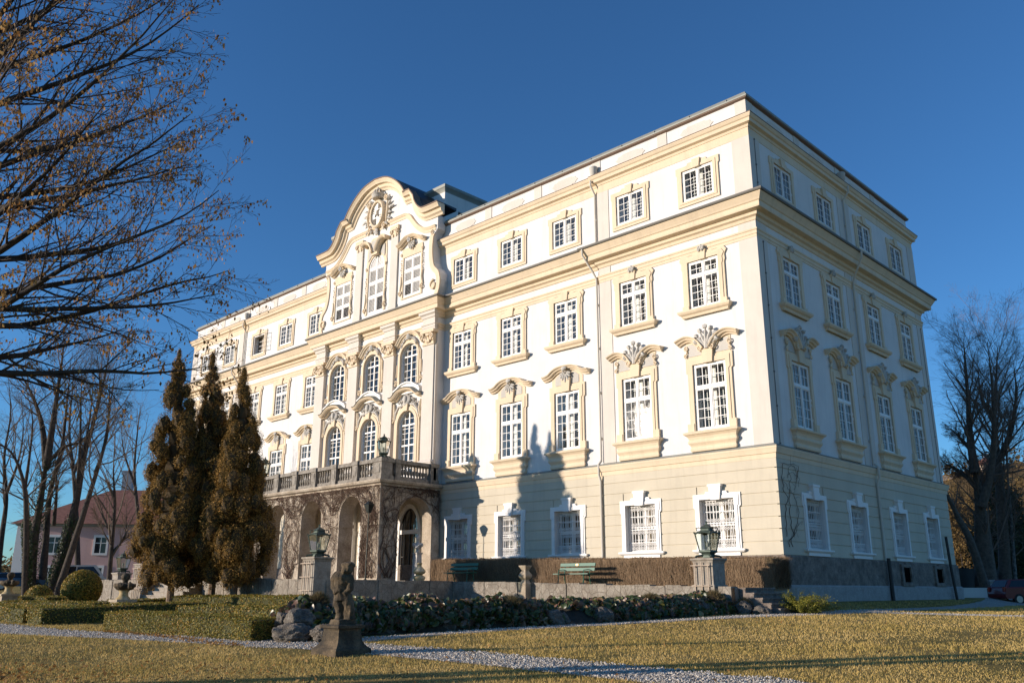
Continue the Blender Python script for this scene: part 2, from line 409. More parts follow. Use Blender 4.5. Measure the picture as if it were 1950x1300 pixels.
# mouldings round the house
PR = [(LX,RY),(LX,0),(-46.1,0),(-46.1,.1),(-33.85,.1),(-33.85,-.5),(-21.1,-.5),(-21.1,.1),(-8.9,.1),(-8.9,0),(0,0),(0,RY)]
PA = [(LX,RY),(LX,0),(-46.1,0),(-46.1,.1),(-8.9,.1),(-8.9,0),(0,0),(0,RY)]
def ring(prof, name, m, path=PR):
    mb = MB(); mb.sweep(path, prof, True); return part(mb, name, m)
ring([(0,6.72),(.135,6.74),(.15,6.92),(.19,6.95),(.2,7.0),(.235,7.12),(.25,7.15),(.25,7.22),(0,7.24)], 'string_course', M['beige'])
ring([(.0,7.225),(.265,7.225),(.27,7.25),(.02,7.36),(0,7.36)], 'string_course_flashing', M['zinc'])
ring([(0,16.62),(.03,16.63),(.03,16.76),(.055,16.77),(.055,16.92),(.09,16.95),(.10,17.02),(0,17.05)], 'architrave', M['beige'])
ring([(0,17.40),(.05,17.43),(.09,17.56),(.20,17.62),(.22,17.72),(.24,17.76),(.50,17.80),(.52,17.86),(.52,18.05),(.57,18.09),(.60,18.16),(.68,18.30),(.73,18.38),(.73,18.44),(0,18.46)], 'main_cornice', M['beige'])
ring([(.70,18.42),(.80,18.42),(.83,18.47),(.82,18.54),(.70,18.56),(0,18.74)], 'eaves_gutter', M['gutter'])
ring([(0,21.66),(.02,21.67),(.02,22.10),(0,22.1)], 'frieze', M['beige'], PA)
ring([(0,22.07),(.05,22.09),(.08,22.2),(.22,22.26),(.24,22.42),(.29,22.46),(.35,22.58),(.35,22.62),(0,22.63)], 'upper_cornice', M['beige'], PA)
ring([(.0,22.62),(.37,22.62),(.37,22.65),(0,22.72)], 'upper_cornice_flashing', M['soffit'], PA)
PP = [(LX+.1,RY-.1),(LX+.1,.14),(-.1,.14),(-.1,RY-.1)]
mb = MB(); mb.sweep(PP, [(-.2,22.5),(0,22.5),(0,23.72),(-.2,23.72)], True); part(mb, 'parapet', M['white'])
mb = MB(); mb.sweep(PP, [(0,23.62),(.13,23.68),(.14,23.74),(0,23.74)], True); part(mb, 'roof_soffit', M['soffit'])
mb = MB(); mb.sweep(PP, [(0,23.735),(.16,23.735),(.17,23.80),(.12,23.84),(.05,24.0),(-.1,24.04),(-.6,24.0)], True)
mb.add([(LX+.8,.8,23.98),(-.8,.8,23.98),(-.8,RY-.8,23.98),(LX+.8,RY-.8,23.98)], [(0,1,2,3)])
for k in range(26):                                                  # standing seams on the roof edge
    x = -1.0-k*2.08
    if not -34 < x < -21: mb.box(x-.012, x+.012, -.025, .1, 23.80, 23.92)
part(mb, 'roof_edge', M['zinc'])
mb = MB(); mb.frustum((LX/2, RY/2), 27.0, 9.3, 19, .3, 23.99, 24.55); part(mb, 'roof', M['roof'])
# pale pilaster strips on the corners, and beside the pavilion joints
def strip(path, z0, z1):
    mb = MB(); mb.sweep(path, [(0,z0),(.03,z0),(.03,z1),(0,z1)]); return part(mb, 'pilaster_strip', M['pale'])
for z0, z1 in ((7.36,16.62),(17.05,17.40),(18.7,21.66)):
    strip([(-.87,0),(0,0),(0,.9)], z0, z1); strip([(LX,.9),(LX,0),(LX+.87,0)], z0, z1)
    strip([(-8.9,.1),(-8.9,0),(-8.2,0)], z0, z1); strip([(-46.8,0),(-46.1,0),(-46.1,.1)], z0, z1)
    strip([(0,RY-.9),(0,RY),(-.5,RY)], z0, z1); strip([(0,9.15),(0,9.75)], z0, z1); strip([(0,9.98),(0,10.58)], z0, z1)
# stucco panels and little lesenes on the parapet
mb = MB(); ml = MB()
def cartouche(xc, w, h): 
    p = [(w*.5,-h),(w*.62,-h*.75),(w*.8,-h*.7),(w*.86,-h*.35),(w,0),(w*.86,h*.35),(w*.8,h*.7),(w*.62,h*.75),(w*.5,h)]
    return [(xc+x, 23.15+z) for x, z in p]+[(xc-x, 23.15+z) for x, z in reversed(p)]
for x in XB:
    if -33 < x < -21.5: continue
    mb = MB(); mb.plate(cartouche(x, .95, .27), (), .115, .14); part(mb, 'parapet_panel', M['pale'])
for a, b in zip(XB[:-1], XB[1:]):
    xm = (a+b)/2
    if -34.5 < xm < -20.8: continue
    ml = MB(); ml.box(xm-.28, xm+.28, .105, .14, 22.72, 23.62); part(ml, 'parapet_lesene', M['pale'])
for y in YB: mb = MB(); mb.plate(cartouche(y, .95, .27), (), .075, .1, mp=side_map); part(mb, 'parapet_panel', M['pale'])
for y in (5.15, 9.85, 14.5): ml = MB(); ml.add([(-.1,y-.28,22.72),(-.07,y-.28,22.72),(-.07,y+.28,22.72),(-.1,y+.28,22.72),(-.1,y-.28,23.62),(-.07,y-.28,23.62),(-.07,y+.28,23.62),(-.1,y+.28,23.62)],
              [(0,3,2,1),(4,5,6,7),(0,1,5,4),(1,2,6,5),(2,3,7,6),(3,0,4,7)]); part(ml, 'parapet_lesene', M['pale'])
ml = MB(); ml.sweep([(-.65,.14),(-.1,.14),(-.1,.75)], [(0,22.72),(.03,22.72),(.03,23.62),(0,23.62)])
part(ml, 'parapet_lesene', M['pale'])
# hopper heads and downpipes
def downpipe(fx, top, a, foot=2.85):
    """fx maps (along, out, z) to the world"""
    hop = MB(); hop.lathe([(.04,-.35),(.12,-.22),(.2,-.05),(.22,.2),(.24,.3),(.2,.34)], fx(a,.12,22.95), 10)
    h = part(hop, 'rain_hopper', M['greystucco'], smooth=True)
    p = MB(); p.tube([fx(a,.42,22.4), fx(a,.42,22.1), fx(a,.09,21.7), fx(a,.09,18.9)], .055, 8)
    p.tube([fx(a-.32,.86,18.45), fx(a-.32,.84,18.1), fx(a-.1,.3,17.3), fx(a,.12,16.9), fx(a,.12,7.45)], .055, 8)
    p.tube([fx(a,.12,7.5), fx(a,.33,7.3), fx(a,.33,6.8), fx(a,.2,6.5), fx(a,.2,foot)], .06, 8)
    for z in (8.6, 10.9, 13.2, 15.5, 20.2): p.tube([fx(a,.03,z), fx(a,.12,z)], .075, 8)
    o = part(p, 'downpipe', M['pipe'], smooth=True)
    return o
downpipe(lambda a, o, z: (a, .1-o, z), 22, -9.12); downpipe(lambda a, o, z: (a, .1-o, z), 22, -45.88)
downpipe(lambda a, o, z: (o, a, z), 22, 9.86)
mb = MB(); mb.tube([(.32,9.86,2.95),(.34,9.86,.75)], .09, 8); part(mb, 'downpipe_foot', M['darkpipe'], smooth=True); mb = MB(); mb.tube([(.32,18.1,4.3),(.36,18.15,2.7),(.42,18.3,.9)], .075, 8); part(mb, 'downpipe_foot', M['darkpipe'], smooth=True)
for y_, zs in ((.5,[7.4,9,10.5,12,13.5,15,16.5]),(.45,[18.8,19.4,20.3,21.6]),(19.35,[7.4,10,13,16.5])):
    mb = MB(); mb.tube([(.05,y_,z) for z in zs], .014, 5)
    for z in zs: mb.box(.0,.08,y_-.03,y_+.03,z-.03,z+.03)
    part(mb, 'lightning_conductor', M['gutter'])

# ------------------------------------------------------------------ windows
def bars(mb, x0, x1, z0, z1, y0, y1, cols, rows, fw, mw):
    mb.box(x0,x0+fw,y0,y1,z0,z1); mb.box(x1-fw,x1,y0,y1,z0,z1)
    mb.box(x0+fw,x1-fw,y0+.002,y1-.002,z0,z0+fw); mb.box(x0+fw,x1-fw,y0+.002,y1-.002,z1-fw,z1)
    for i in range(1, cols):
        x = x0+fw+(x1-x0-2*fw)*i/cols; mb.box(x-mw/2,x+mw/2,y0+.008,y1-.008,z0+fw,z1-fw)
    for j in range(1, rows):
        z = z0+fw+(z1-z0-2*fw)*j/rows; mb.box(x0+fw,x1-fw,y0+.011,y1-.011,z-mw/2,z+mw/2)
def pane_mesh(pts, y):
    mb = MB(); mb.plate(pts, (), y, None); return mb
def proto(mb, name, m, smooth=False):
    o = mb.build(name, m, None, smooth=smooth); me = o.data; bpy.data.objects.remove(o); return (name, me)
def eared(w, we, z0, ze, z1): return [(-w,z0),(w,z0),(w,ze),(we,ze+.06),(we,z1),(-we,z1),(-we,ze+.06),(-w,ze)]
def scroll(mb, cx, cz, r, y0, y1, flip=1, turns=1.35, w=.035):
    pts = []
    n = 22
    for i in range(n+1):
        t = i/n; a = flip*(PI/2+turns*2*PI*t); rr = r*(1-.8*t); pts.append((cx+rr*math.cos(a), (y0+y1)/2-.01, cz+rr*math.sin(a)))
    mb.tube(pts, [w*(1-.35*i/n) for i in range(n+1)], 6)
def shell(mb, cx, cz, h, y, n=7, spread=66, knob=True, down=False):
    for k in range(n):
        a = math.radians(-spread+2*spread*k/(n-1)); L = h*(1-.28*abs(a))
        s = -1 if down else 1
        L *= .9; tip = (cx+math.sin(a)*L, y-.06, cz+s*math.cos(a)*L)
        mb.tube([(cx+math.sin(a)*.04, y-.02, cz), (cx+math.sin(a)*L*.55, y-.09, cz+s*math.cos(a)*L*.55), tip], [.04,.075,.045] if knob else [.035,.06,.06], 6)
        if knob: mb.blob((tip[0], y-.08, tip[2]+s*.03), .06+.07*h, k, 1, .2)
PROFC = [(0,.0),(0,-.11),(.06,-.14),(.09,-.23),(.15,-.26),(.20,-.34),(.25,-.36),(.265,0)]
kinds = {}
# --- ground floor: white eared surround with keystone, deep reveal, iron grille
f = MB(); bars(f,-.83,.83,3.14,5.22,.24,.32,1,1,.09,.03); f.box(-.05,.05,.235,.33,3.2,5.15); f.box(-.78,.78,.236,.325,4.15,4.25)
for sx in (-.78,.05): bars(f,sx,sx+.73,3.2,4.17,.26,.30,2,2,.05,.03); bars(f,sx,sx+.73,4.23,5.16,.26,.30,2,2,.05,.03)
su = MB(); hole = rect(-.85,.85,3.12,5.24)
su.plate(eared(1.08,1.16,3.1,4.85,5.46), [hole], -.15, -.05); su.plate(eared(1.0,1.07,3.12,4.9,5.38), [hole], -.18, -.14)
su.plate([(-.56,5.44),(.56,5.44),(.5,5.56),(-.5,5.56)], (), -.165, -.05); su.plate([(-.22,5.2),(.22,5.2),(.3,5.82),(-.3,5.82)], (), -.26, -.05); su.box(-.33,.33,-.29,-.05,5.76,5.86)
si = MB(); si.sweep([(-1.15,0),(-1.15,-.15),(1.15,-.15),(1.15,0)], [(0,2.98),(.04,3.0),(.1,3.06),(.1,3.13),(0,3.14)]); si.box(-1.16,1.16,-.16,0,3.11,3.135); si.box(-1.0,1.0,-.16,-.05,2.86,2.99)
gr = MB()
for i in range(11):
    x = -.78+1.56*i/10; gr.box(x-.011,x+.011,.06,.08,3.14,5.22)
for z in (3.18,3.55,4.12,4.24,4.72,5.18): gr.box(-.83,.83,.055,.085,z-.013,z+.013)
for i in range(10):
    x = -.78+1.56*(i+.5)/10
    for z in (3.30,3.47,4.0,4.36,5.05): gr.plate([(x,z-.08),(x+.045,z),(x,z+.08),(x-.045,z)], [[(x,z-.05),(x+.027,z),(x,z+.05),(x-.027,z)]], .06, .075)
kinds['G'] = [proto(f,'window',M['wframe']), proto(pane_mesh(rect(-.8,.8,3.16,5.2),.28),'pane',M['glass']), proto(su,'surround',M['wframe']), proto(si,'sill',M['wframe']), proto(gr,'grille',M['wframe'])]
# --- first floor
def casements(x, z0, zt, z1, y, rows_lo, inner=True):
    f = MB()
    bars(f,-x,x,z0,z1,y-.03,y+.05,1,1,.07,.03); f.box(-.045,.045,y-.045,y+.045,z0+.07,z1-.07)
    if zt: f.box(-x+.07,x-.07,y-.05,y+.047,zt-.06,zt+.06)
    for sx in (-x+.07, .045):
        e = sx+x-.115
        if zt: bars(f,sx,e,zt+.06,z1-.07,y-.02,y+.03,2,2,.05,.028); bars(f,sx,e,z0+.07,zt-.06,y-.02,y+.03,2,rows_lo,.05,.028)
        else: bars(f,sx,e,z0+.07,z1-.07,y-.02,y+.03,2,rows_lo,.05,.028)
    for z in (z0+.5, z0+1.2, (zt or z1)-.5):                       # little hinges
        for sx in (-x-.015, x+.015): f.box(sx-.02,sx+.02,y-.06,y-.02,z-.06,z+.06)
    if inner:
        bars(f,-x,x,z0,z1,y+.29,y+.34,1,1,.08,.03); f.box(-.05,.05,y+.288,y+.342,z0,z1)
        if zt: f.box(-x,x,y+.287,y+.343,zt-.05,zt+.05)
        for sx in (-x+.06,.05):
            e = sx+x-.11
            for a, b, r in ((z0,zt,rows_lo),(zt,z1,2)) if zt else ((z0,z1,rows_lo),): bars(f,sx,e,a+.05,b-.05,y+.3,y+.33,2,r,.05,.03)
    return f
def surround(w, we, z0, ze, z1, hx, hz0, hz1, d=.08):
    mb = MB(); h = rect(-hx,hx,hz0,hz1)
    mb.plate(eared(w,we,z0,ze,z1), [h], -d, .0); mb.plate(eared(w-.13,we-.13,z0,ze,z1-.12), [h], -d-.035, -d+.01)
    return mb
sur1 = surround(1.12,1.2,8.25,10.9,11.66,.85,8.28,11.31)
for s in (-1,1): sur1.box(s*1.06-.17,s*1.06+.17,-.15,0,8.25,8.62)
sur1.plate([(-.24,11.3),(.24,11.3),(.3,12.0),(-.3,12.0)], (), -.2, 0)
sill1 = MB(); sill1.sweep([(-1.12,0),(-1.12,-.12),(1.12,-.12),(1.12,0)], [(0,7.36),(.03,7.42),(.03,7.5),(.0,7.56),(.02,7.62),(.1,7.74),(.1,7.82),(.06,7.88),(.1,8.0),(.17,8.08),(.17,8.1),(0,8.11)])
sill1.sweep([(-1.2,0),(-1.2,-.2),(1.2,-.2),(1.2,0)], [(0,8.1),(.14,8.1),(.17,8.15),(.17,8.2),(0,8.26)]); sill1.box(-1.22,1.22,-.22,0,8.2,8.262)
fr1 = proto(casements(.83,8.3,10.23,11.29,.0,4),'window',M['wframe']); pn1 = proto(pane_mesh(rect(-.79,.79,8.34,11.25),.012),'pane',M['glass'])
su1 = proto(sur1,'surround',M['beige']); sl1 = proto(sill1,'sill',M['beige'])
pa = MB()                                                            # broken pediment with scrolls
for s in (-1,1):
    cv = spline([(1.52,12.28),(1.3,12.37),(1.05,12.42),(.8,12.36),(.58,12.2),(.42,11.98),(.33,11.86)], 4)
    cv = [(s*x, z) for x, z in cv]
    if s > 0: cv = cv[::-1]
    pa.ribbon(cv, PROFC); scroll(pa, s*.3, 12.0, .15, -.28, -.2, s)
    scroll(pa, s*1.12, 12.12, .12, -.12, -.08, -s); scroll(pa, s*1.16, 11.8, .1, -.12, -.08, s); pa.tube([(s*1.2,-.1,12.1),(s*1.08,-.1,11.95),(s*1.2,-.1,11.8)], .04, 6)
    pa.plate([(s*1.1,11.66),(s*.3,11.66),(s*.3,11.9),(s*.55,12.2),(s*.85,12.38),(s*1.15,12.38)][::s], (), -.03, 0)
orn = MB(); shell(orn, 0, 12.05, .98, -.14); orn.tube([(0,-.16,11.95),(0,-.2,12.4)], [.14,.07], 8); 
pgs = []
for s in (-1,1): pg = MB(); pgs.append(pg); pg.plate([(s*1.06,11.72),(s*.36,11.72),(s*.4,11.9),(s*.6,12.16),(s*.85,12.32),(s*1.06,12.3)][::s], (), -.055, -.03)
pedA = [proto(pa,'pediment',M['beige']), proto(orn,'shell_ornament',M['greystucco'],True)]+[proto(q_,'pediment_panel',M['greystucco']) for q_ in pgs]
pb = MB()
cv = spline([(-1.55,12.02),(-1.3,12.03),(-1.0,12.12),(-.72,12.3),(-.4,12.4),(0,12.42)], 4); pb.ribbon(mirror(cv), PROFC)
pb.plate([(-1.05,11.64),(1.05,11.64),(1.05,12.06),(.7,12.3),(.3,12.4),(-.3,12.4),(-.7,12.3),(-1.05,12.06)], (), -.03, 0)
ob = MB(); shell(ob, 0, 12.35, .62, -.12, 7, 72, False, True); scroll(ob, 0, 12.38, .15, -.3, -.2); ob.blob((0,-.3,12.5), (.16,.1,.13), 3, 2, .12)
pgb = MB(); pgb.plate([(-.8,11.7),(.8,11.7),(.8,12.1),(.5,12.3),(-.5,12.3),(-.8,12.1)], (), -.055, -.03)
pedB = [proto(pb,'pediment',M['beige']), proto(ob,'shell_ornament',M['greystucco'],True), proto(pgb,'pediment_panel',M['greystucco'])]
kinds['F1A'] = [fr1, pn1, su1, sl1]+pedA
kinds['F1B'] = [fr1, pn1, su1, sl1]+pedB
# --- second floor
sur2 = MB(); h = rect(-.82,.82,13.93,16.28)
o2 = [(-1.12,13.9),(1.12,13.9),(1.12,15.9),(1.17,16.0),(1.15,16.25),(1.27,16.46),(1.13,16.64),(.6,16.57),(.35,16.66),(-.35,16.66),(-.6,16.57),(-1.13,16.64),(-1.27,16.46),(-1.15,16.25),(-1.17,16.0),(-1.12,15.9)]
sur2.plate(o2, [h], -.08, 0); sur2.plate([(x*.9, 13.9+(z-13.9)*.955) for x, z in o2], [h], -.115, -.07)
sur2.plate([(-.17,16.26),(.17,16.26),(.22,16.72),(-.22,16.72)], (), -.17, 0)
for s in (-1,1): sur2.box(s*1.0-.17,s*1.0+.17,-.14,0,13.9,14.15)
sill2 = MB(); sill2.sweep([(-1.15,0),(-1.15,-.1),(1.15,-.1),(1.15,0)], [(0,13.56),(.05,13.58),(.08,13.68),(.17,13.74),(.22,13.82),(.22,13.9),(0,13.94)]); sill2.box(-1.2,1.2,-.15,0,13.86,13.935)
k2 = MB(); shell(k2, 0, 16.66, .26, -.1, 5, 70, True); 
fr2 = proto(casements(.8,13.95,15.56,16.26,.0,4),'window',M['wframe']); pn2 = proto(pane_mesh(rect(-.76,.76,14.0,16.2),.012),'pane',M['glass'])
kinds['F2'] = [fr2, pn2, proto(sur2,'surround',M['beige']), proto(sill2,'sill',M['beige'])]
kinds['F2S'] = kinds['F2']+[proto(k2,'shell_ornament',M['greystucco'],True)]
# --- attic
sur3 = MB(); h = rect(-.87,.87,19.4,21.03)
sur3.plate([(-1.14,19.17),(1.14,19.17),(1.14,20.85),(1.2,20.92),(1.2,21.27),(.55,21.27),(.5,21.38),(-.5,21.38),(-.55,21.27),(-1.2,21.27),(-1.2,20.92),(-1.14,20.85)], [h], -.07, 0)
sur3.plate([(-1.02,19.3),(1.02,19.3),(1.02,21.15),(-1.02,21.15)], [h], -.10, -.06); sur3.plate([(-.16,21.0),(.16,21.0),(.22,21.45),(-.22,21.45)], (), -.16, 0)
fr3 = proto(casements(.85,19.42,None,21.01,.0,4),'window',M['wframe']); pn3 = proto(pane_mesh(rect(-.81,.81,19.46,20.97),.012),'pane',M['glass'])
su3 = proto(sur3,'surround',M['beige'])
kinds['F3'] = [fr3, pn3, su3]
op = MB(); bars(op,-.85,.85,19.42,21.01,-.03,.05,1,1,.07,.03); bars(op,-.85,.85,19.42,21.01,.3,.34,2,4,.06,.03)
for s in (-1,1):                                                      # both leaves swung right out
    q = MB(); bars(q,0,.8,19.5,20.95,-.02,.02,2,4,.05,.03)
    ca, sa = math.cos(math.radians(200)), math.sin(math.radians(200))
    op.add([(s*(.85-x*ca*1.0-y*sa*.0), -.06+x*sa, z) for x, y, z in [(v[0], v[1], v[2]) for v in q.v]], [tuple(f) for f in q.f])
kinds['F3open'] = [proto(op,'window',M['wframe']), su3]
# --- risalit: tall arched windows, hoods, curved parapets
def arched(w, z0, zs, zt, y, rows, trans):
    f = MB(); out = [(-w,z0),(w,z0)]+arc(0,zs,w,zt-zs,0,180,16); inn = [(-w+.08,z0+.08),(w-.08,z0+.08)]+arc(0,zs,w-.08,zt-zs-.08,0,180,16)
    f.plate(out, [inn], y-.03, y+.05, back=True); f.box(-.045,.045,y-.04,y+.04,z0,zt-.02)
    for z in trans: f.box(-w+.02,w-.02,y-.045,y+.042,z-.05,z+.05)
    for x in (-w*.52, w*.52):
        zz = zs+(zt-zs)*math.sqrt(1-.52**2); f.box(x-.015,x+.015,y-.02,y+.02,z0,zz-.03)
    zz = z0
    for z in rows: 
        hw = w if z < zs else w*math.sqrt(max(.02, 1-((z-zs)/(zt-zs))**2)); f.box(-hw+.04,hw-.04,y-.018,y+.018,z-.015,z+.015)
    return f, out
f1, o1 = arched(.83, 8.0, 11.1, 11.93, .16, [8.45,8.9,9.35,10.25,10.6,10.88,11.5], [9.85,11.1])
f2, o2_ = arched(.83, 13.2, 15.45, 16.18, .16, [13.65,14.1,14.55,15.0,15.8], [15.45])
s1 = MB(); s1.plate([(-1.2,8.0),(-.9,8.0)]+[(-.9,11.1)]+arc(0,11.1,.9,.9,180,0,18)[1:]+[(.9,8.0),(1.2,8.0),(1.2,11.15)]+arc(0,11.1,1.2,1.2,2,178,18)+[(-1.2,11.15)], (), -.12, .02)
s1.plate([(-1.07,8.0),(-.86,8.0)]+[(-.86,11.1)]+arc(0,11.1,.86,.86,180,0,18)[1:]+[(.86,8.0),(1.07,8.0),(1.07,11.12)]+arc(0,11.1,1.07,1.07,2,178,18)+[(-1.07,11.12)], (), -.16, .02)
s1.plate([(-.16,11.9),(.16,11.9),(.22,12.4),(-.22,12.4)], (), -.26, 0)
for s in (-1,1): scroll(s1, s*1.26, 11.5, .16, -.16, -.1, s); s1.tube([(s*1.3,-.1,11.4),(s*1.2,-.12,11.9),(s*1.3,-.1,12.5)], [.05,.09,.06], 6)
hd = MB(); cvh = spline([(-1.48,12.62),(-1.15,12.64),(-.9,12.78),(-.6,13.0),(-.25,13.08),(0,13.1)], 4); hd.ribbon(mirror(cvh), [(0,0),(0,-.2),(.05,-.24),(.08,-.4),(.14,-.46),(.2,-.5),(.22,0)])
fl = MB(); fl.ribbon(mirror(cvh), [(.225,0),(.225,-.5),(.25,-.53),(.27,-.5),(.36,0)])
pp = MB(); cvp = spline([(-1.25,13.22),(-.9,13.38),(-.5,13.58),(0,13.66)], 4); pp.ribbon(mirror(cvp), [(-.36,0),(-.36,-.2),(-.05,-.2),(0,-.3),(.07,-.3),(.09,0)]) 
pp.plate(mirror([(-1.2,13.0),(-1.2,13.2),(-.6,13.5),(0,13.6)])+[], (), -.18, 0)
rl = MB(); rg = random.Random(5)
rl.blob((0,-.16,12.55), (.34,.16,.42), 1, 2, .12); rl.blob((0,-.3,12.62), (.17,.1,.24), 2, 2, .1)
for k in range(26):
    a = rg.uniform(-1.3,1.3); rr = rg.uniform(.35,1.05); x = math.sin(a)*rr; z = 12.1+abs(math.cos(a))*rr*.55+.05
    if x*x+(z-11.1)**2 > 1.05: rl.blob((x,-.12,z), (rg.uniform(.05,.12),.08,rg.uniform(.06,.14)), k, 1, .3)
for s in (-1,1): rl.tube([(s*.35,-.15,12.3),(s*.75,-.16,12.25),(s*1.05,-.14,11.9),(s*1.12,-.12,11.5)], [.05,.09,.08,.04], 6)
kinds['R1'] = [proto(f1,'window',M['wframe']), proto(pane_mesh(o1,.17),'pane',M['glass']), proto(s1,'surround',M['beige']), proto(hd,'hood',M['beige']), proto(fl,'hood_flashing',M['zinc']), proto(rl,'relief',M['greystucco'],True)]
s2 = MB(); zs = 15.45
s2.plate([(-1.1,13.55),(-.9,13.55),(-.9,zs)]+arc(0,zs,.88,.8,180,0,18)[1:]+[(.9,13.55),(1.1,13.55),(1.1,15.5)]+spline([(1.1,15.6),(.85,15.95),(.62,16.3),(0,16.62),(-.62,16.3),(-.85,15.95),(-1.1,15.6)],4)+[(-1.1,15.5)], (), -.1, .02)
s2.plate([(-1.0,13.55),(-.86,13.55),(-.86,zs)]+arc(0,zs,.85,.76,180,0,18)[1:]+[(.86,13.55),(1.0,13.55),(1.0,15.5)]+arc(0,zs,1.0,.92,0,180,16)+[], (), -.14, .02)
cvq = spline([(-1.18,16.05),(-1.0,16.2),(-.72,16.52),(-.35,16.72),(0,16.76)], 4); s2.ribbon(mirror(cvq), [(q[0], q[1]*.8) for q in PROFC])
for s in (-1,1): scroll(s2, s*1.22, 13.85, .17, -.14, -.06, s, 1.4, .045); s2.tube([(s*1.2,-.08,14.2),(s*1.15,-.08,15.0)], .05, 6)
rl2 = MB()
for k in range(16):
    a = -1.1+2.2*k/15; rl2.blob((math.sin(a)*.82,-.14,15.72+math.cos(a)*.88), (.08,.08,.11), k, 1, .35)
rl2.blob((0,-.2,16.62), (.16,.12,.2), 4, 2, .15)
kinds['R2'] = [proto(f2,'window',M['wframe']), proto(pane_mesh(o2_,.17),'pane',M['glass']), proto(s2,'surround',M['beige']), proto(pp,'balcony_parapet',M['wframe']), proto(rl2,'relief',M['greystucco'],True)]
# --- portico doors behind the arches
fd, od = arched(.84, 1.75, 4.75, 6.08, .06, [2.6,3.3,5.3], [4.7]); kinds['D'] = [proto(fd,'door',M['door']), proto(pane_mesh(od,.07),'pane',M['glass'])]
sd = MB(); sd.plate([(-1.1,1.7),(-.86,1.7),(-.86,4.75)]+arc(0,4.75,.86,1.36,180,0,18)[1:]+[(.86,1.7),(1.1,1.7),(1.1,4.8)]+arc(0,4.75,1.1,1.6,2,178,18)+[(-1.1,4.8)], (), -.08, .02); sd.box(-1.12,-.84,-.1,.05,4.62,4.82); sd.box(.84,1.12,-.1,.05,4.62,4.82); sd.box(-.84,.84,-.06,.0,4.6,4.84)
kinds['D'].append(proto(sd,'surround',M['wframe']))
def reveal_mesh(h, d0, d1):
    mb = MB(); n = len(h); mb.add([(p[0], d0, p[1]) for p in h]+[(p[0], d1, p[1]) for p in h], [(i, (i+1) % n, n+(i+1) % n, n+i) for i in range(n)]); return proto(mb, 'reveal', M['white'])
for kk, fl, md_, d0 in (('G',0,False,-.065),('F1A',1,False,0),('F1B',1,False,0),('F2',2,False,0),('F2S',2,False,0),('F3',3,False,0),('F3open',3,False,0),('R1',1,True,0),('R2',2,True,0),('D',0,True,0)):
    kinds[kk] = kinds[kk]+[reveal_mesh(holes_for(fl, 0, md_), d0, d0+.42)]
def place(kind, loc, rotz=0.0, label=None):
    ks = kinds[kind]; o = link(ks[0][0], ks[0][1], pal, tuple(loc[i]-PC[i] for i in range(3)), rotz)
    for n, me in ks[1:]: link(n, me, o)
    if label: o['label'] = label
    return o
cu = MB(); rg = random.Random(2)
for s in (-1,1):
    n = 16; xs = [s*(.16+.62*i/n) for i in range(n+1)]
    for i in range(n):
        ya, yb = .47+.03*math.sin(i*1.9), .47+.03*math.sin((i+1)*1.9); cu.quad((xs[i],ya,0),(xs[i+1],yb,0),(xs[i+1],yb,1),(xs[i],ya,1))
CUR = proto(cu,'curtain',M['curtain'])[1]
def curtain(w, z0, z1): c = link('curtain', CUR, w, (0,0,z0)); c.scale = (1,1,z1-z0)
for sx0, sx1, yw in SEG:
    for xc in [x for x in XB if sx0 < x < sx1]:
        pav = yw == 0.0; mid = yw < -.2
        if mid:
            place('D', (xc, -.1, 0)); place('R1', (xc, yw, 0)); place('R2', (xc, yw, 0))
        else:
            g = place('G', (xc, yw-.02, 0)); a = place('F1A' if pav else 'F1B', (xc, yw, 0)); place_last = place('F2S' if pav else 'F2', (xc, yw, 0))
            if xc == -43.7: place('F3open', (xc, yw, 0), 0, 'attic window with both casements swung wide open')
            else: place('F3', (xc, yw, 0))
            if pav: curtain(a, 8.4, 10.1 if xc > -5 else 9.4)
            elif xc in (-15.35,-39.65): curtain(a, 8.4, 11.2)
            if xc in (-11.3,-48.2,-35.55): curtain(place_last, 14.0, 16.2)
            if xc == -2.78: curtain(g, 4.2, 5.2)
for i, yc in enumerate(YB):
    place('G', (.02, yc, 0), PI/2); a = place('F1A', (0, yc, 0), PI/2); b = place('F2S', (0, yc, 0), PI/2); place('F3', (0, yc, 0), PI/2)
    if i < 2: curtain(a, 8.4, 11.2)
    if i == 0: curtain(b, 14.0, 16.2)

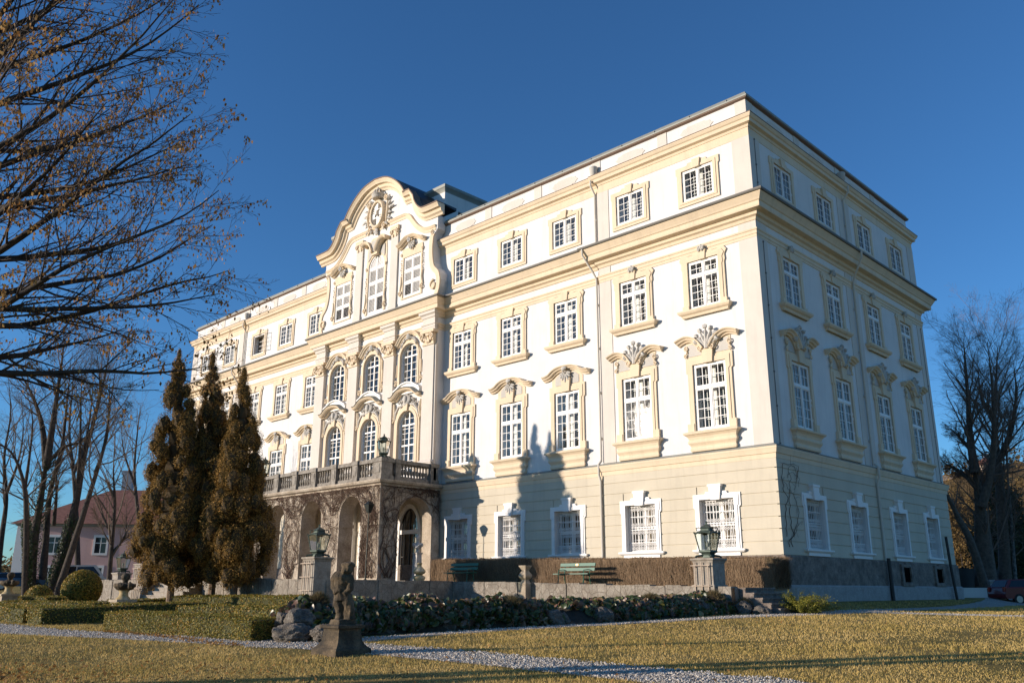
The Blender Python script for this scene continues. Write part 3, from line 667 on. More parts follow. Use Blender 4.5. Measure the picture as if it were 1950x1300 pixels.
# ------------------------------------------------------------------ giant pilasters of the middle block
PXS = [CX-5.85, CX-1.95, CX+1.95, CX+5.85]
for k, x in enumerate(PXS):
    mb = MB(); mb.box(x-.5,x+.5,-.72,-.49,8.7,15.75); mb.box(x-.62,x+.62,-.78,-.49,7.3,8.28)
    mb.sweep([(x-.5,-.49),(x-.5,-.72),(x+.5,-.72),(x+.5,-.49)], [(0,8.25),(.14,8.27),(.15,8.38),(.1,8.42),(.08,8.5),(.12,8.56),(.1,8.64),(.02,8.72),(0,8.72)]); mb.box(x-.52,x+.52,-.74,-.49,8.24,8.3)
    if k in (0, 3):
        s = -1 if k == 0 else 1
        mb.box(*sorted((x+s*.5, x+s*.62)), -.64,-.49,8.3,15.75); mb.box(*sorted((x+s*.5, x+s*.75)), -.68,-.49,7.3,8.26)
    part(mb, 'pilaster', M['pale'])
    cp = MB(); cp.box(x-.46,x+.46,-.74,-.49,15.72,16.42); cp.box(x-.62,x+.62,-.9,-.49,16.42,16.6); cp.box(x-.54,x+.54,-.79,-.49,15.68,15.78)
    for s in (-1,1):
        scroll(cp, x+s*.44, 16.22, .2, -.92, -.82, s, 1.4, .06)
        for j in range(3): cp.blob((x+s*(.12+.17*j),-.80,15.98+.06*j), (.1,.09,.17), j, 1, .3)
    cp.blob((x,-.84,16.3), (.16,.1,.14), 3, 1, .25); cp.blob((x,-.8,15.95), (.1,.09,.2), 5, 1, .3)
    part(cp, 'capital', M['beige'], smooth=True)
    en = MB(); en.box(x-.55,x+.55,-.74,-.49,17.05,17.42); en.sweep([(x-.55,-.49),(x-.55,-.72),(x+.55,-.72),(x+.55,-.49)], [(0,16.6),(.03,16.62),(.03,16.76),(.055,16.77),(.055,16.92),(.1,16.95),(.1,17.04),(0,17.06)])
    en.box(x-.56,x+.56,-.73,-.49,16.6,17.05)
    en.sweep([(x-.55,-.49),(x-.55,-.74),(x+.55,-.74),(x+.55,-.49)], [(0,17.38),(.06,17.4),(.1,17.56),(.2,17.62),(.22,17.78),(0,17.8)]); part(en, 'entablature_block', M['pale'])

# ------------------------------------------------------------------ the gable
half = [(6.25,18.55),(6.3,19.0),(6.5,19.4),(6.58,19.8),(6.5,20.25),(6.25,20.62),(6.02,20.75),(6.0,20.95),(5.85,21.2),(5.78,21.9),(5.82,22.6),(5.95,23.0),(6.05,23.15)]
top = [(6.2,24.2),(5.4,24.22),(4.9,24.32),(4.35,24.72),(3.9,25.36),(3.68,26.02),(3.0,26.06),(2.5,26.8),(1.8,27.42),(1.0,27.84),(0,28.0)]
tl = spline(top[:5]+[top[5]], 4)[:-1]+[top[5], top[6]]+spline(top[6:], 4)[1:]
R = half+[(6.2,23.3)]+tl
out = [(CX+x, z) for x, z in R]+[(CX-x, z) for x, z in reversed(R[:-1])]
wins = [rect(CX-3.82-.86,CX-3.82+.86,19.4,22.1), rect(CX+3.82-.86,CX+3.82+.86,19.4,22.1), arch_hole(CX,.86,19.1,22.35,23.2)]
g = MB(); g.plate(out, wins, -.55, .1, back=True); part(g, 'gable_wall', M['white'])
# main curved cornice of the gable, roofed in dark sheet metal
def gcurve(dx=0.0): return [(CX+x, z) for x, z in [(6.75,24.2)]+tl]+[(CX-x, z) for x, z in reversed([(6.75,24.2)]+tl[:-1])]
gc = gcurve()[::-1]
c = MB(); c.ribbon(gc, [(-.12,-.5),(-.12,-.62),(.0,-.66),(.08,-.78),(.26,-.82),(.30,-1.0),(.40,-1.04),(.52,-1.12),(.56,-1.12),(.56,-.5)])
part(c, 'gable_cornice', M['beige'])
c = MB(); c.ribbon(gc, [(.56,-.52),(.56,-1.15),(.64,-1.16),(.62,-.52)]); part(c, 'gable_flashing', M['soffit'])
c = MB(); rr = [(x, z) for x, z in gcurve(0)][::-1]
ii = [k for k, q in enumerate(rr) if abs(q[0]-CX) < 4.3]; c.ribbon(rr[ii[0]:ii[-1]+1], [(.565,-.55),(.635,-.55),(.60,2.35),(.40,2.35)])
for seg_ in (rr[:ii[0]+1], rr[ii[-1]:]): c.ribbon(seg_, [(.565,-.55),(.633,-.55),(.60,.5),(.40,.5)])
for k in ii[::3]: c.tube([(rr[k][0], -.5, rr[k][1]+.62), (rr[k][0], 2.3, rr[k][1]+.60)], .02, 4)
part(c, 'gable_roof', M['roof'])
back = [(CX+x, z-.02) for x, z in [(6.0,22.0)]+top]+[(CX-x, z-.02) for x, z in reversed([(6.0,22.0)]+top[:-1])]
g = MB(); g.plate(back, (), .95, None); part(g, 'gable_wall', M['white'])
# inner moulding following the curve, straight over the centre window
il = spline([(6.05,23.42),(5.4,23.44),(4.8,23.6),(4.2,24.02),(3.75,24.5),(3.4,24.92),(3.0,25.14),(2.5,25.17)], 4)
icv = [(CX+x, z) for x, z in il]+[(CX-x, z) for x, z in reversed(il)]
c = MB(); c.ribbon(icv[::-1], [(-.2,-.54),(-.2,-.59),(0,-.59),(0,-.62),(.08,-.66),(.14,-.7),(.17,-.54)]); part(c, 'gable_moulding', M['beige'])
# side scrolls in beige
for s in (-1,1):
    mb = MB(); cv = spline([(6.2,18.75),(6.4,19.3),(6.44,19.8),(6.3,20.3),(6.0,20.6),(5.82,20.9),(5.7,21.4),(5.65,22.1),(5.72,22.8),(5.85,23.05)], 4)
    cv = [(CX+s*x, z) for x, z in cv]
    mb.ribbon(cv if s > 0 else cv, [(-.16,-.54),(-.16,-.63),(.16,-.63),(.16,-.54)]); scroll(mb, CX+s*6.02, 19.55, .33, -.66, -.6, s, 1.2, .08); mb.blob((CX+s*6.0,-.6,19.5), (.2,.09,.2), 2, 2, .03)
    scroll(mb, CX+s*5.8, 23.1, .17, -.66, -.6, s); part(mb, 'gable_scroll', M['beige'], smooth=True)
# small pilasters and their capitals
for x in (CX-1.95, CX+1.95):
    mb = MB(); mb.box(x-.36,x+.36,-.66,-.54,19.0,24.0); mb.box(x-.4,x+.4,-.69,-.54,18.8,19.15); part(mb, 'gable_pilaster', M['pale'])
    mb = MB(); mb.box(x-.42,x+.42,-.74,-.54,24.42,24.7); mb.box(x-.34,x+.34,-.68,-.54,23.95,24.42)
    for s in (-1,1): scroll(mb, x+s*.28, 24.3, .15, -.78, -.68, s, 1.3, .05); mb.blob((x+s*.17,-.7,24.05), (.1,.07,.13), 2, 1, .3)
    part(mb, 'capital', M['beige'], smooth=True)
# louvred shutters in the gable windows
def shutter_leaf(mb, x0, x1, z0, z1, closed):
    mb.box(x0,x0+.06,-.03,.03,z0,z1); mb.box(x1-.06,x1,-.03,.03,z0,z1); mb.box(x0+.06,x1-.06,-.028,.028,z0,z0+.07); mb.box(x0+.06,x1-.06,-.028,.028,z1-.07,z1)
    n = max(3, int((z1-z0-.14)/(.085)))
    for i in range(n):
        z = z0+.07+(z1-z0-.14)*(i+.5)/n; t = .046 if closed else .022
        mb.add([(x0+.05,-.035,z-t),(x1-.05,-.035,z-t),(x1-.05,.03,z+t*.6),(x0+.05,.03,z+t*.6),(x0+.05,-.025,z-t+.014),(x1-.05,-.025,z-t+.014),(x1-.05,.04,z+t*.6+.014),(x0+.05,.04,z+t*.6+.014)],
               [(0,3,2,1),(4,5,6,7),(0,1,5,4),(1,2,6,5),(2,3,7,6),(3,0,4,7)])
for xc, zb, zt, ar, opens in ((CX-3.82,19.4,22.1,False,((0,0),(1,0))), (CX,19.1,22.35,True,((1,0),)), (CX+3.82,19.4,22.1,False,((0,0),))):
    f = MB(); f.box(-.87,-.80,-.05,.05,zb,zt); f.box(.80,.87,-.05,.05,zb,zt); f.box(-.8,.8,-.048,.048,zb,zb+.08); f.box(-.8,.8,-.048,.048,zt-.09,zt); f.box(-.05,.05,-.055,.052,zb+.08,zt-.09)
    d = MB(); d.quad((-.86,.12,zb),(.86,.12,zb),(.86,.12,zt),(-.86,.12,zt))
    for i_, j_ in opens: d.cur = 1; xa_ = (-.8,.05)[i_]; d.quad((xa_,.09,zb+.08),(xa_+.75,.09,zb+.08),(xa_+.75,.09,zb+.08+(zt-zb-.17)*.36),(xa_,.09,zb+.08+(zt-zb-.17)*.36)); d.cur = 0
    zs = [zb+.08, zb+.08+(zt-zb-.17)*.36, zb+.08+(zt-zb-.17)*.68, zt-.09]
    if not ar: zs = [zs[0], zs[1], zs[2], zs[3]]
    for j in (1,2): f.box(-.8,.8,-.052,.049,zs[j]-.05,zs[j]+.05)
    wd = part(f, 'window', M['wframe'], loc=(xc,-.5,0), label='louvred gable window with '+('one lower leaf' if len(opens) == 1 else 'both lower leaves')+' tilted open')
    for i, (a, b) in enumerate(((-.8,-.05),(.05,.8))):
        for j in range(3):
            q = MB(); shutter_leaf(q, a, b, zs[j]+(.05 if j else 0), zs[j+1]-(.05 if j < 2 else 0), (i, j) not in opens); q.build('shutter', M['wframe'], wd)
    if ar:
        q = MB(); oo = [(-.86,zt),(.86,zt)]+arc(0,zt,.86,.85,0,180,14); q.plate(oo, [[(-.76,zt+.04),(.76,zt+.04)]+arc(0,zt,.76,.76,3,177,14)], -.05, .04, back=True); q.box(-.04,.04,-.05,.04,zt,zt+.8)
        for k in range(1,8): 
            z = zt+.09*k; hw = .86*math.sqrt(max(0.03,1-((z-zt)/.85)**2)); q.box(-hw+.06,hw-.06,-.02,.03,z-.02,z+.03)
        q.build('shutter', M['wframe'], wd); d.plate(oo, (), .12, None)
    d.build('backing', [M['wframe'], M['dark']], wd)
    mb = MB()                                                       # stucco frame round it
    if ar:
        mb.plate([(-1.1,19.1),(-.88,19.1),(-.88,22.35)]+arc(0,22.35,.88,.87,180,0,16)[1:]+[(.88,19.1),(1.1,19.1),(1.05,20.0),(1.0,20.7),(1.12,22.35)]+arc(0,22.4,1.14,1.15,3,177,16)+[(-1.12,22.35),(-1.0,20.7),(-1.05,20.0)], (), -.06, .06)
        for s in (-1,1):
            cv = spline([(1.22,23.95),(1.02,24.08),(.72,23.98),(.45,23.62),(.32,23.3)], 4); cv = [(s*x, z) for x, z in cv]; mb.ribbon(cv[::-1] if s > 0 else cv, [(0,0),(0,-.3),(.05,-.4),(.14,-.48),(.22,-.5),(.25,0)])
            mb.plate([(s*1.1,22.6),(s*.4,23.3),(s*.7,23.9),(s*1.0,24.0),(s*1.1,23.4)][::s], (), -.04, .02)
        mb.plate([(-.3,23.15),(.3,23.15),(.42,24.2),(.2,24.35),(-.2,24.35),(-.42,24.2)], (), -.3, 0)
    else:
        h = rect(-.88,.88,19.38,22.13); mb.plate([(-1.05,19.3),(1.05,19.3),(1.05,20.2),(.98,20.6),(.98,22.0),(1.08,22.4),(1.0,22.75),(-1.0,22.75),(-1.08,22.4),(-.98,22.0),(-.98,20.6),(-1.05,20.2)], [h], -.06, .06)
        cv = spline([(-1.3,22.78),(-1.0,22.84),(-.7,23.02),(-.35,23.18),(0,23.2)], 4); mb.ribbon(mirror(cv), [(q[0], q[1]*1.2) for q in PROFC])
    for s in (-1,1):
        scroll(mb, s*1.08, zb+.35, .17, -.13, -.05, s, 1.4, .05); scroll(mb, s*1.06, 22.35, .1, -.11, -.05, -s, 1.2, .04)
        mb.tube([(s*1.14,-.07,zb+.5),(s*1.02,-.08,zb+1.0),(s*1.06,-.07,zb+1.5)], [.05,.07,.04], 6)
        for k in range(9): mb.blob((s*(1.07+.03*math.sin(k*2)),-.07,zb+1.3+.16*k), (.055,.05,.07), k, 1, .3)
    mb.build('surround', M['beige'], wd, (0,-.05,0), smooth=True)
    orn = MB()
    if ar: orn.plate([(-.9,22.9),(-.45,23.3),(-.6,23.7),(-.9,23.8)], (), -.1, 0); orn.plate([(.45,23.3),(.9,22.9),(.9,23.8),(.6,23.7)], (), -.1, 0); orn.plate([(-.2,23.35),(.2,23.35),(.3,24.15),(-.3,24.15)], (), -.34, -.2)
    else:
        scroll(orn, 0, 23.1, .17, -.42, -.3, 1, 1.4, .06); shell(orn, 0, 23.0, .55, -.1, 7, 75, False, True)
    orn.build('shell_ornament', M['greystucco'], wd, (0,-.05,0), smooth=True)
# coat of arms: oval shield, frame, crown, foliage
cz0 = 26.15
mb = MB(); ov = arc(CX, cz0, .78, 1.02, 0, 360, 30)[:-1]; mb.plate(ov, (), -.74, -.5); co = part(mb, 'coat_of_arms', M['wframe'])
fm = MB(); fm.ribbon(ov, [(-.02,-.55),(-.02,-.8),(.05,-.88),(.16,-.86),(.2,-.7),(.2,-.55)], True)
for s in (-1,1):
    scroll(fm, CX+s*.95, cz0+.95, .22, -.8, -.7, s, 1.4, .07); scroll(fm, CX+s*.8, cz0-1.0, .2, -.8, -.7, -s, 1.4, .06)
    fm.tube([(CX+s*1.02,-.7,cz0+.7),(CX+s*1.12,-.74,cz0),(CX+s*.95,-.7,cz0-.85)], [.05,.1,.05], 6)
fm.build('shield_frame', M['beige'], co, smooth=True)
fo = MB(); rg = random.Random(8)
for s in (-1,1):
    for k in range(9):
        a = math.radians(-62+16*k); r0, r1 = 1.12, 1.5+rg.uniform(0,.35)
        p0 = (CX+s*math.cos(a)*r0, -.6, cz0+math.sin(a)*r0*1.05); p1 = (CX+s*math.cos(a)*r1, -.72, cz0+math.sin(a)*r1*1.0+.1)
        if p1[2] < cz0+1.35: fo.tube([p0, ((p0[0]+p1[0])/2, -.7, (p0[2]+p1[2])/2+.08), p1], [.05,.1,.03], 6)
for k in range(6): fo.blob((CX+rg.uniform(-.3,.3), -.68, cz0-1.2+rg.uniform(-.25,.1)), (.14,.1,.16), k, 1, .3)
fo.build('foliage', M['greystucco'], co, smooth=True)
cr = MB(); cr.lathe([(.42,0),(.46,.08),(.42,.14),(.5,.3),(.46,.34)], (CX,-.72,cz0+1.12), 14)
for k in range(7):
    a = PI+PI*k/6; cr.tube([(CX+.46*math.cos(a),-.72+.4*math.sin(a),cz0+1.42),(CX+.3*math.cos(a),-.72+.3*math.sin(a),cz0+1.72),(CX,-.75,cz0+1.8)], .045, 5)
cr.blob((CX,-.78,cz0+1.9), .1, 1, 1, .05); cr.tube([(CX,-.78,cz0+1.95),(CX,-.78,cz0+2.15)], .03, 5); cr.box(CX-.09,CX+.09,-.8,-.76,cz0+2.04,cz0+2.09)
cr.build('crown', M['greystucco'], co, smooth=True)
ch = MB()                                                           # charges on the shield
for k in range(4): ch.box(CX+.1+.13*k,CX+.15+.13*k,-.79,-.73,cz0+.38,cz0+.78-.09*k); ch.box(CX-.5+.11*k,CX-.45+.11*k,-.79,-.73,cz0-.72-.02*k,cz0-.3)
ch.blob((CX,-.76,cz0+.1), (.13,.06,.2), 2, 2, .25); ch.tube([(CX-.1,-.78,cz0+.0),(CX-.22,-.78,cz0-.18)], .04, 5); ch.tube([(CX+.08,-.78,cz0-.02),(CX+.16,-.78,cz0-.2)], .04, 5); ch.tube([(CX+.1,-.78,cz0+.2),(CX+.22,-.78,cz0+.3)], .035, 5)
for k in range(3):
    ch.tube([(CX+.2+.1*j,-.76,cz0-.15-.17*k+.035*(-1)**j) for j in range(5)], .02, 4); ch.tube([(CX-.55+.1*j,-.76,cz0+.45-.15*k+.03*(-1)**j) for j in range(4)], .02, 4)
ch.build('charge', M['conglo'], co)
# raised block of the roof behind the gable
mb = MB(); mb.plate(rect(1.0,4.6,23.9,27.1), [rect(2.2,2.9,24.8,25.7)], 0, .3, mp=lambda x, y, z: (-22.5-y, x, z))
mb.quad((-35.3,1,23.9),(-22.8,1,23.9),(-22.8,1,27.1),(-35.3,1,27.1)); mb.quad((-35.3,1,23.9),(-35.3,4.6,23.9),(-35.3,4.6,27.1),(-35.3,1,27.1)); mb.quad((-35.3,4.6,23.9),(-22.5,4.6,23.9),(-22.5,4.6,27.1),(-35.3,4.6,27.1)); ab = part(mb, 'roof_block', M['white'])
mb = MB(); mb.sweep([(-35.3,4.6),(-35.3,1),(-22.5,1),(-22.5,4.6)], [(0,26.75),(.04,26.85),(.12,27.0),(.16,27.05),(.16,27.25),(-.3,27.4)], True); mb.quad((-35,1.3,27.39),(-22.8,1.3,27.39),(-22.8,4.3,27.39),(-35,4.3,27.39)); mb.build('block_roof', M['zinc'], ab, PC and (0,0,0))
mb = MB(); mb.quad((-22.82,2.0,24.6),(-22.82,3.1,24.6),(-22.82,3.1,25.9),(-22.82,2.0,25.9)); mb.build('opening', M['dark'], ab)

# ------------------------------------------------------------------ portico with balcony
PX0, PX1, PY = -34.25, -20.95, -4.35
ZB = 1.55
po = thing_part = MB()
def arcade(mb, a0, a1, cs, w, zs, zt, y0, y1, mp):
    pts = [(a0, ZB)]
    for c in cs: pts += [(c-w, ZB)]+arc(c, zs, w, zt-zs, 180, 0, 18)+[(c+w, ZB)]
    pts += [(a1, ZB), (a1, 7.0), (a0, 7.0)]; mb.plate(pts, (), y0, y1, back=True, mp=mp)
acs = [-27.6-3.95, -27.6, -27.6+3.95]
arcade(po, PX0, PX1, acs, 1.05, 5.42, 6.5, PY, PY+.95, lambda x, y, z: (x, y, z))
arcade(po, PY+.951, -.1, [-1.9], 1.2, 5.2, 6.42, 0, .8, lambda x, y, z: (PX1-y, x, z))
arcade(po, PY+.951, -.1, [-1.9], 1.2, 5.2, 6.42, 0, .8, lambda x, y, z: (PX0+y, x, z))
for x0, x1 in [(PX0,acs[0]-1.05),(acs[0]+1.05,acs[1]-1.05),(acs[1]+1.05,acs[2]-1.05),(acs[2]+1.05,PX1)]:
    po.box(x0-.05,x1+.05,PY-.05,PY+1.0,4.82,5.0); po.box(x0-.06,x1+.06,PY-.07,PY+1.0,ZB,1.98)
port = part(po, 'portico', M['arcade'])
mb = MB(); mb.box(PX0+.5,PX1-.5,PY+.5,0,6.9,7.0); mb.build('portico_ceiling', M['pale'], port)
mb = MB(); mb.box(PX1-.75,PX1-.05,-.55,-.1,ZB,5.0); mb.box(PX1-.8,PX1-.02,-.6,-.08,4.7,5.02); mb.box(PX0+.05,PX0+.75,-.55,-.1,ZB,5.0); mb.box(PX0,PX0+.8,-.6,-.08,4.7,5.02)
for x in (CX-1.95, CX+1.95): mb.box(x-.45,x+.45,-.35,-.1,ZB,6.9); mb.box(x-.5,x+.5,-.42,-.1,4.7,5.0)
mb.build('wall_pier', M['wframe'], port)
pth = [(PX0,-.12),(PX0,PY),(PX1,PY),(PX1,-.12)]
mb = MB(); mb.sweep(pth, [(0,6.88),(.08,6.92),(.1,7.0),(.28,7.06),(.34,7.16),(.34,7.22),(0,7.26)]); mb.box(PX0+.02,PX1-.02,PY+.02,-.12,7.0,7.24); mb.build('portico_cornice', M['arcade'], port)
peds = [PX0+.35+(PX1-PX0-.7)*i/6 for i in range(7)]
yB = PY+.2
rail = MB()
for a, b in ((7.26,7.46),(8.2,8.4)):
    e = .16 if a < 8 else .2
    rail.box(PX0+.3,PX1-.3,yB-e,yB+e,a,b); rail.box(PX1-.2-e,PX1-.2+e,yB+.2,-.5,a,b); rail.box(PX0+.2-e,PX0+.2+e,yB+.2,-.5,a,b)
rail.build('balustrade_rail', M['balus'], port)
def pedestal(x, y, w):
    q = MB(); q.box(x-w,x+w,y-w,y+w,7.25,8.22); q.box(x-w-.05,x+w+.05,y-w-.05,y+w+.05,8.2,8.43); q.box(x-w-.04,x+w+.04,y-w-.04,y+w+.04,7.25,7.48); q.box(x-w*.6,x+w*.6,y-w-.025,y+w+.025,7.6,8.1); q.build('pedestal', M['balus'], port)
for i, x in enumerate(peds): pedestal(x if 0 < i < 6 else (PX1-.3 if i == 6 else PX0+.3), yB+(.1 if i in (0,6) else 0), .38 if i in (0,6) else .25)
for x in (PX1-.22, PX0+.22): pedestal(x, -.6, .27); pedestal(x, yB+.98, .2)
bal = MB(); bal.lathe([(.085,0),(.085,.06),(.05,.1),(.07,.18),(.105,.28),(.09,.38),(.045,.47),(.055,.52),(.05,.56),(.06,.64),(.085,.68),(.085,.76)], (0,0,0), 8)
BAL = proto(bal, 'baluster', M['balus'], True)[1]
for a, b in zip(peds[:-1], peds[1:]):
    for k in range(6): link('baluster', BAL, port, (a+.3+(b-a-.6)*(k+.5)/6, yB, 7.45))
for x in (PX1-.2, PX0+.2):
    for k in range(9): link('baluster', BAL, port, (x, yB+1.3+(-.95-yB-1.3)*(k+.5)/9, 7.45))

# ================================================================== GROUND
from mathutils import noise as mnoise
def sstep(a, b, x): t = np.clip((x-a)/(b-a), 0, 1); return t*t*(3-2*t)
def gz(x, y):
    x = np.asarray(x, float); y = np.asarray(y, float)
    r = np.where(y < -7, .663+.027*(np.maximum(y, -45)+7), np.where(y < 0, .74+.011*y, .74))
    r = r-.004*np.clip(x, 0, 30)+np.where(y > -3, .32*(1-np.clip(x/2.0, 0, 1))*sstep(-3, -.5, y), 0)
    l = .30+.03*np.clip(y+22, 0, 12)+.03*np.clip(-55-x, 0, 40)
    t = sstep(-6, -1.0, x); z = l*(1-t)+r*t
    return z-.9*sstep(60, 140, np.maximum(y, 0))*(x > 0)*0
def G(x, y): return float(gz(x, y))
def zt(x): return 1.55-.017*max(min(x, 0), -21)
def grid_axis(fine0, fine1, step, far0, far1):
    a = list(np.arange(fine0, fine1+.01, step)); q = fine1; s = step
    while q < far1: s *= 1.35; q += s; a.append(q)
    q = fine0; s = step
    while q > far0: s *= 1.35; q -= s; a.insert(0, q)
    return np.array(a)
# soil and grass
def grassmat():
    m, nt, b = mat('winter_lawn')
    n1 = noise(nt, .35, 5, .6); n2 = noise(nt, 9, 5, .7); n3 = noise(nt, 60, 3, .7)
    c = ramp(nt, n1, [(.32, (.20,.165,.04)), (.5, (.42,.30,.09)), (.68, (.56,.39,.14))])
    c = mix(nt, ramp(nt, n2, [(.35, .0), (.7, .8)]), c, (.12,.105,.032))
    c = mix(nt, ramp(nt, n3, [(.3, 0), (.75, .6)]), c, (.33,.25,.10))
    nt.links.new(c, b.inputs['Base Color']); b.inputs['Roughness'].default_value = .95; b.inputs['Specular IOR Level'].default_value = .1
    ad = nd(nt, 'ShaderNodeMath', operation='ADD'); nt.links.new(n2, ad.inputs[0]); nt.links.new(n3, ad.inputs[1]); bump(nt, b, ad.outputs[0], 1.0, .06); return m
def gravelmat():
    m, nt, b = mat('pale_gravel')
    v = nd(nt, 'ShaderNodeTexVoronoi'); v.inputs['Scale'].default_value = 34; nt.links.new(coords(nt), v.inputs['Vector'])
    sp = nd(nt, 'ShaderNodeSeparateColor'); nt.links.new(v.outputs['Color'], sp.inputs[0])
    c = ramp(nt, sp.outputs[0], [(0, (.20,.17,.14)), (.5, (.47,.41,.34)), (1, (.70,.64,.56))])
    c = mix(nt, ramp(nt, noise(nt, 1.1, 5, .65), [(.4, 0), (.75, .55)]), c, (.25,.215,.17))
    nt.links.new(c, b.inputs['Base Color']); b.inputs['Roughness'].default_value = .9
    h = nd(nt, 'ShaderNodeMath', operation='SUBTRACT'); h.inputs[0].default_value = 1; nt.links.new(v.outputs['Distance'], h.inputs[1])
    bump(nt, b, h.outputs[0], 1.0, .03); return m
M['lawn'] = grassmat(); M['gravel'] = gravelmat()
M['soil'] = stone('dark_soil', [(.03,.022,.014),(.055,.042,.028),(.085,.065,.042)], 6, .8, .03)
M['earthpath'] = stone('terrace_gravel', [(.25,.21,.17),(.34,.30,.25),(.42,.38,.33)], 9, .5, .02)
M['blade'] = leafmat('grass_blades', [(.08, (.19,.155,.034)), (.3, (.42,.31,.085)), (.55, (.68,.47,.16)), (.85, (.82,.60,.28))], .75, .3, .45, .15, .62)
xs = grid_axis(-40, 30, .5, -1500, 1500); ys = grid_axis(-45, 45, .5, -600, 2500)
X, Y = np.meshgrid(xs, ys); Z = gz(X, Y)
v = np.stack([X, Y, Z], -1).reshape(-1, 3); nx = len(xs); i, j = np.meshgrid(np.arange(nx-1), np.arange(len(ys)-1)); a = (j*nx+i).ravel()
lawn = np_mesh('lawn', v, np.stack([a, a+1, a+1+nx, a+nx], 1), M['lawn'], smooth=True); struct(lawn, 'winter lawn, part straw yellow and part green', 'lawn')
# gravel paths: (centre line, width)
PATHS = [([(-70,-24.6),(-24,-24.4),(-12,-24.3),(-6,-23.2),(-2,-21.9),(2.5,-21.3),(6,-21.35),(12,-21.6),(30,-21.8)], [4,3.2,2.4,1.7,1.6,1.7,1.6,1.6,1.6]),
         ([(-.9,-22.2),(-.6,-19),(-.3,-15.5),(.9,-11.5),(1.9,-7.5),(2.6,-4),(2.9,0),(2.9,10),(2.2,19),(1.5,25),(-.5,31),(-5,38),(-12,45)], [1.1,.9,.85,.8,1.0,1.6,1.9,2.0,2.4,4,7,10,14]),
         ([(2.6,-1.0),(6,-1.0),(12,-1.1),(40,-1.2)], [.7,1.0,1.1,1.1])]
rg = np.random.default_rng(3)
pcent = []
for k, (cl, wd) in enumerate(PATHS):
    c3 = spline([(x, y, w) for (x, y), w in zip(cl, wd)], 14); c3 = np.array(c3); pcent.append(c3)
    t = np.gradient(c3[:, :2], axis=0); t /= np.linalg.norm(t, axis=1)[:, None]; nrm = np.stack([-t[:, 1], t[:, 0]], 1)
    n = len(c3); vs = []
    for s in np.linspace(-1, 1, 9):
        wob = np.array([mnoise.noise((q[0]*.9, q[1]*.9, s*9)) for q in c3])*.16*abs(s)
        p = c3[:, :2]+nrm*((c3[:, 2]/2)*s+np.sign(s)*wob)[:, None]
        vs.append(np.concatenate([p, (gz(p[:, 0], p[:, 1])+(.016 if abs(s) < 1 else -.02)+.003*k)[:, None]], 1))
    vs = np.concatenate(vs); fs = [(r*n+q, r*n+q+1, (r+1)*n+q+1, (r+1)*n+q) for r in range(8) for q in range(n-1)]
    struct(np_mesh('gravel_path', vs, fs, M['gravel'], smooth=True), ['pale gravel path crossing in front of the box hedges', 'pale gravel path running along the planted bank and the shaded side of the palace', 'narrow gravel path running off to the right across the lawn'][k], 'path')
def on_path(x, y, pad=0.0):
    r = np.zeros(len(x), bool)
    for c3 in pcent:
        for q in c3[::2]: r |= (x-q[0])**2+(y-q[1])**2 < (q[2]/2+pad)**2
    return r
def tri_mesh_cards(cent, nrm, size, rng, aspect=1.0, jit=.6):
    """one quad per leaf"""
    n = len(cent); nrm = nrm+rng.normal(0, jit, (n, 3)); nrm /= np.linalg.norm(nrm, axis=1)[:, None]+1e-9
    a = rng.normal(0, 1, (n, 3)); t = np.cross(nrm, a); t /= np.linalg.norm(t, axis=1)[:, None]+1e-9; b = np.cross(nrm, t)
    s = np.asarray(size).reshape(-1, 1)*np.ones((n, 1)); t = t*s; b = b*s*aspect
    v = np.stack([cent-t, cent-b*.9, cent+t, cent+b*.9], 1).reshape(-1, 3)
    return v, np.arange(4*n).reshape(n, 4)
camxy = np.array(CAMPOS[:2]); fwd = np.array(CAMROT[0][:2]); fwd /= np.linalg.norm(fwd); rgt = np.array([fwd[1], -fwd[0]])
def scatter_view(n, d0, d1, rng, power=1.0):
    d = d0*(d1/d0)**(rng.random(n)**power); a = rng.uniform(-.58, .58, n)
    p = camxy+np.outer(np.cos(a)*d, fwd)+np.outer(np.sin(a)*d, rgt); return p[:, 0], p[:, 1], d
x, y, d = scatter_view(330000, 10.5, 62, rg)
pn_ = np.array([mnoise.noise((a*.55, b*.55, 9))+.5*mnoise.noise((a*1.7, b*1.7, 4)) for a, b in zip(x, y)]); ok = (rg.random(len(x)) < np.clip(1.05+1.5*pn_, .18, 1)) & ~on_path(x, y, .02) & ~((x < .6) & (y > -5.5)) & ~((x < -1) & (y > -21.3)) & ~((x > -4.4) & (x < -.3+.1*(y+20)) & (y > -21.5) & (y < -4))
x, y, d = x[ok], y[ok], d[ok]; n = len(x)
patch = np.array([mnoise.noise((q[0]*.25, q[1]*.25, 0)) for q in np.stack([x, y], 1)])
hgt = (.017+.036*rg.random(n)**1.5)*(1+.6*patch)*(.9+d/60); wid = .0042*(.7+d/16)
az = rg.uniform(0, 2*PI, n); lean = rg.uniform(.1, .9, n)*hgt; la = rg.uniform(0, 2*PI, n); z = gz(x, y)-.004
bx, by = np.cos(az)*wid, np.sin(az)*wid
v = np.stack([np.stack([x-bx, y-by, z], 1), np.stack([x+bx, y+by, z], 1), np.stack([x+np.cos(la)*lean, y+np.sin(la)*lean, z+hgt], 1)], 1).reshape(-1, 3)
tag(np_mesh('grass', v, np.arange(3*n).reshape(n, 3), M['blade']), 'short dry winter grass covering the lawns', 'grass', kind='stuff')
